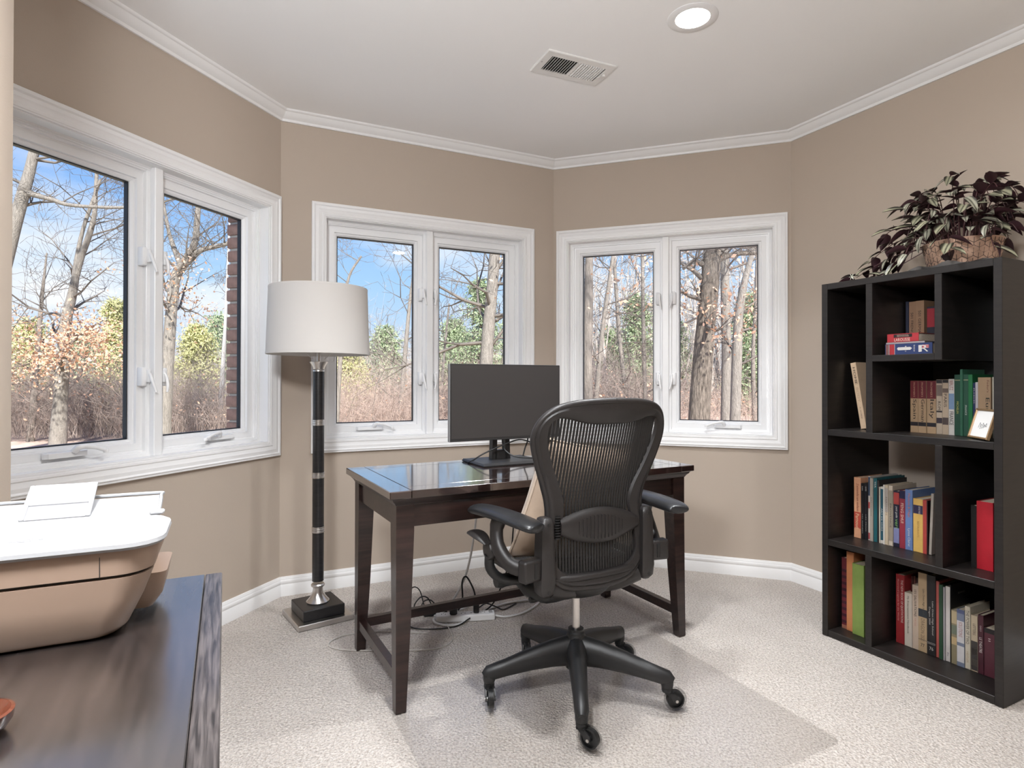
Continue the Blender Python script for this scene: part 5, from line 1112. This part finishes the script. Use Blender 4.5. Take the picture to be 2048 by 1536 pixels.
tree('straight grey trunk beside the monitor top', 13, [[(972, 730, 26), (976, 660, 25), (982, 592, 23), (988, 515, 22)]], M_bark_g, 12, 2.5, 5, first=.35)
tree('thin pale tree seen between lampshade and monitor', 18, [[(802, 810, 11), (810, 700, 9), (819, 600, 7), (826, 540, 5)]], M_bark_g, 10, 2.2, 6, first=.3)
tree('thin straight tree rising above the monitor', 20, [[(884, 760, 6), (890, 680, 5), (898, 600, 4)]], M_bark_g, 10, 2.4, 16, first=.2)
tree('upright brown trunk at the bay corner edge of the chair side window', 12, [[(1176, 790, 19), (1175, 700, 19), (1177, 600, 18), (1178, 510, 16)]], M_bark_d, 10, 2.0, 7, 220, (2.2, 4.2), .12, .5)
tree('slender leaning tree beside the upright brown trunk', 16, [[(1194, 770, 10), (1204, 660, 9), (1219, 552, 8), (1226, 500, 7)]], M_bark_g, 10, 2.2, 8, first=.3)
tree('slender pale tree leaning the other way', 17, [[(1252, 780, 9), (1240, 680, 8), (1230, 540, 7), (1227, 500, 6)]], M_bark_g, 10, 2.2, 9, first=.3)
tree('slender straight tree near the middle of the chair window', 17, [[(1290, 780, 8), (1287, 660, 8), (1285, 520, 7)]], M_bark_g, 10, 2.2, 10, 160, (2.0, 4.0), .11, .3)
tree('thick furrowed oak trunk with clusters of dry leaves', 9, [[(1397, 850, 44), (1402, 760, 41), (1409, 670, 38), (1418, 580, 37), (1424, 500, 36)], [(1421, 530, 14), (1390, 515, 9), (1366, 530, 6)], [(1425, 515, 14), (1470, 500, 9), (1530, 498, 7)]], M_bark_b, 9, 1.3, 11, 300, (1.5, 2.6), .10, .55)
tree('mid-grey trunk close behind the furrowed oak', 14, [[(1452, 800, 20), (1453, 700, 19), (1451, 600, 18), (1449, 505, 17)]], M_bark_g, 8, 2.0, 12, first=.4)
tree('pale trunk with a high leaning limb beside the furrowed oak', 12, [[(1470, 830, 21), (1474, 700, 20), (1478, 620, 17), (1490, 553, 13), (1506, 490, 10)]], M_bark_g, 10, 1.7, 13, 260, (1.4, 3.4), .11, .35)
tree('thin brown tree at the bookcase side of the chair window', 19, [[(1508, 800, 9), (1506, 700, 8), (1512, 600, 7), (1514, 520, 6)]], M_bark_d, 10, 2.2, 14, 120, (2, 5), .12, .3)
tree('small thin leafy tree between the leaning tree and the crossing stems', 17, [[(70, 760, 11), (78, 650, 9), (84, 580, 6), (92, 500, 3)]], M_bark_d, 10, 2.2, 15, 1200, (.3, 2.8), .13, .15)
tree('white birch like trunk beside the brick edge', 19, [[(442, 790, 9), (446, 720, 8), (450, 640, 6)]], mat('white_bark', (0.62, 0.60, 0.57), .8), 6, 1.6, 17, first=.3)

def evergreen(px, D, top_py, wid, m_, label, n=5200, seed=0):
    rg = np.random.default_rng(seed); c = at(px, 754, D); zt = at(px, top_py, D)[2]; z0 = GZ + .1; R_ = wid / 1186.2 * D / 2
    root = empty('evergreen_tree', (c[0], c[1], GZ)); tag(root, label, 'tree', 'evergreens in the background')
    b = MB(); b.cyl((0, 0, -.1), (0, 0, (zt - GZ) * .95), .07 * D / 20, .01, 7); b.build('trunk', M_bark_d, root)
    # whorled boughs carrying needle sprays
    S0, S1, C = [], [], []
    nb = 240
    for k in range(nb):
        t_ = rg.uniform(0, 1) ** .85; z = (z0 - GZ) + (zt - z0) * t_; rr = R_ * (1 - t_) ** .62 * rg.uniform(.35, 1.2) + .05; a = rg.uniform(0, 2 * PI)
        p0 = np.array([0, 0, z]); p1 = np.array([rr * math.cos(a), rr * math.sin(a), z + rg.uniform(-.12, .25) * rr]); S0.append(p0); S1.append(p1)
        m2 = max(4, int(n / nb)); f_ = rg.uniform(.25, 1, (m2, 1)) ** .7; C.append(p0 + (p1 - p0) * f_ + rg.normal(size=(m2, 3)) * np.array([.16, .16, .12]) * D / 22)
    V, F = prisms(S0, S1, np.full(nb, .015 * D / 20), np.full(nb, .004 * D / 20), 3); link_obj('boughs', fast_mesh('boughs', V, F), root, M_bark_d)
    C = np.concatenate(C); V, F = leaf_cards(C, .15 * D / 22, rg=rg, aspect=.30); o = link_obj('needles', fast_mesh('needles', V, F), root, m_); o['kind'] = 'stuff'
EV = [(60, 27, 640, 130, M_firy, 'yellow-green evergreen behind the dry-leaved tree'), (165, 30, 665, 150, M_fir, 'broad dark evergreen behind the crossing stems'), (232, 25, 600, 90, M_firy, 'pointed yellow-green evergreen beside the printer side window mullion'), (395, 24, 650, 120, M_firy, 'rounded yellow-green evergreen beyond the forked tree'), (440, 34, 630, 90, M_fir, 'dark evergreen beside the brick edge'),
      (700, 26, 690, 110, M_firy, 'low yellow-green evergreen below the lampshade'), (770, 33, 655, 120, M_fir, 'grey-green evergreen between lamp and monitor'), (905, 30, 640, 110, M_fir, 'green evergreen rising behind the monitor'), (960, 24, 560, 150, M_fir, 'tall feathery evergreen behind the straight grey trunk'), (1030, 30, 620, 120, M_fir, 'evergreen at the bay corner'),
      (1225, 30, 660, 100, M_fir, 'small evergreen behind the slender leaning trees'), (1275, 24, 590, 90, M_fir, 'narrow evergreen in the middle of the chair window'), (1345, 32, 640, 120, M_fir, 'evergreen behind the window mullion'), (1500, 26, 585, 110, M_fir, 'feathery evergreen at the bookcase side'), (1560, 34, 600, 140, M_fir, 'far evergreen beyond the bookcase side'), (10, 34, 660, 140, M_fir, 'far evergreen beyond the partition side')]
for i, (px, D, tp, wd, m_, lb) in enumerate(EV): evergreen(px, D, tp, wd, m_, lb, 11000, 100 + i)

def thicket(name, label, px0, px1, D0, D1, h0, h1_, n, m_, seed, leaves=0, rad=.005, lm=None, cat='brush'):
    """tangle of arching canes rooted in the ground"""
    rg = np.random.default_rng(seed); D = rg.uniform(D0, D1, n); a = az(rg.uniform(px0, px1, n))
    P = np.stack([a * D, D, np.full(n, GZ) + .008 * np.maximum(0, D - 12)], 1); hgt = rg.uniform(h0, h1_, n)
    d = np.stack([rg.normal(size=n) * .35, rg.normal(size=n) * .35, np.ones(n)], 1); S0, S1, R0, R1 = [], [], [], []; r_ = rad * rg.uniform(.5, 1.4, n) * D / 16
    nodes = []
    for k in range(4):
        Q = P + d * (hgt / 4)[:, None]; S0.append(P); S1.append(Q); R0.append(r_ * (1 - .2 * k)); R1.append(r_ * (1 - .2 * (k + 1))); nodes.append(Q); P = Q
        d = d + rg.normal(size=(n, 3)) * .30; d[:, 2] -= .14
    base_n = np.concatenate(nodes)
    for gen in range(2):
        m2 = int(n * (1.6 if gen == 0 else 2.4)); idx = rg.integers(0, len(base_n), m2); Q0 = base_n[idx]; dd = rg.normal(size=(m2, 3)); dd[:, 2] = np.abs(dd[:, 2]) * .7; dd /= np.linalg.norm(dd, axis=1, keepdims=True)
        Q1 = Q0 + dd * rg.uniform(.15, .55, (m2, 1)) * (1.2 if gen == 0 else .8); rr = rad * .55 * rg.uniform(.5, 1.2, m2) * Q0[:, 1] / 16; S0.append(Q0); S1.append(Q1); R0.append(rr); R1.append(rr * .5)
        if gen == 0: base_n = np.concatenate([base_n, Q1])
    V, F = prisms(np.concatenate(S0), np.concatenate(S1), np.concatenate(R0), np.concatenate(R1), 3)
    o = link_obj(name, fast_mesh(name, V, F), None, m_); tag(o, label, cat, kind='stuff')
    if leaves:
        C = base_n[rg.integers(0, len(base_n), leaves)] + rg.normal(size=(leaves, 3)) * .06; V, F = leaf_cards(C, .09, rg=rg); q = link_obj('dry_leaves', fast_mesh('dry_leaves', V, F), o, lm or M_oak); q['kind'] = 'stuff'
thicket('bramble_thicket', 'dense brown bramble tangle below the printer side window', -60, 480, 16.5, 21, 1.3, 2.5, 3800, M_twig, 21, 900)
thicket('bramble_thicket', 'reddish brush tangle under the lamp side window', 620, 1120, 15, 22, 1.1, 2.3, 3600, M_twig3, 22, 500)
thicket('bramble_thicket', 'thin sapling brush beneath the chair side window', 1110, 1330, 15, 24, 1.2, 3.0, 2200, M_twig, 23, 700)
thicket('bramble_thicket', 'sparse low brush around the furrowed oak', 1330, 1640, 17, 28, .7, 2.2, 900, M_twig3, 24, 500)
thicket('distant_brush', 'pale grey distant brush behind the brambles', -150, 1700, 26, 40, 2.0, 5.0, 5200, M_twig2, 25, 0, .006)
def woods(label, px0, px1, D0, D1, n, top0, top1, seed):
    rg = np.random.default_rng(seed); D = rg.uniform(D0, D1, n); a = az(rg.uniform(px0, px1, n)); P = np.stack([a * D, D, np.full(n, GZ)], 1); H_ = rg.uniform(top0, top1, n); d = np.stack([rg.normal(size=n) * .07, rg.normal(size=n) * .05, np.ones(n)], 1)
    S0, S1, R0, R1, nodes = [], [], [], [], []; r_ = rg.uniform(.04, .14, n)
    for k in range(4):
        Q = P + d * (H_ / 4)[:, None]; S0.append(P); S1.append(Q); R0.append(r_ * (1 - .22 * k)); R1.append(r_ * (1 - .22 * (k + 1))); P = Q; d = d + rg.normal(size=(n, 3)) * .07
        if k: nodes.append(Q)
    base_n = np.concatenate(nodes)
    for gen in range(3):
        m2 = n * (5, 9, 14)[gen]; Q0 = base_n[rg.integers(0, len(base_n), m2)]; dd = rg.normal(size=(m2, 3)); dd[:, 2] = np.abs(dd[:, 2]) + .2; dd /= np.linalg.norm(dd, axis=1, keepdims=True)
        Q1 = Q0 + dd * rg.uniform(.4, 1.5, (m2, 1)) * (1.3, .9, .6)[gen]; rr = rg.uniform(.012, .03, m2) * (1, .7, .5)[gen]; S0.append(Q0); S1.append(Q1); R0.append(rr); R1.append(rr * .4); base_n = np.concatenate([base_n, Q1])
    V, F = prisms(np.concatenate(S0), np.concatenate(S1), np.concatenate(R0), np.concatenate(R1), 3); o = link_obj('distant_woods', fast_mesh('distant_woods', V, F), None, M_twig2); tag(o, label, 'woods', kind='stuff')
woods('hazy line of bare distant trees along the horizon', -250, 1150, 42, 70, 420, 3.0, 6.0, 31)
woods('taller bare woods beyond the chair side window', 1050, 1750, 26, 50, 300, 5, 9.5, 32)
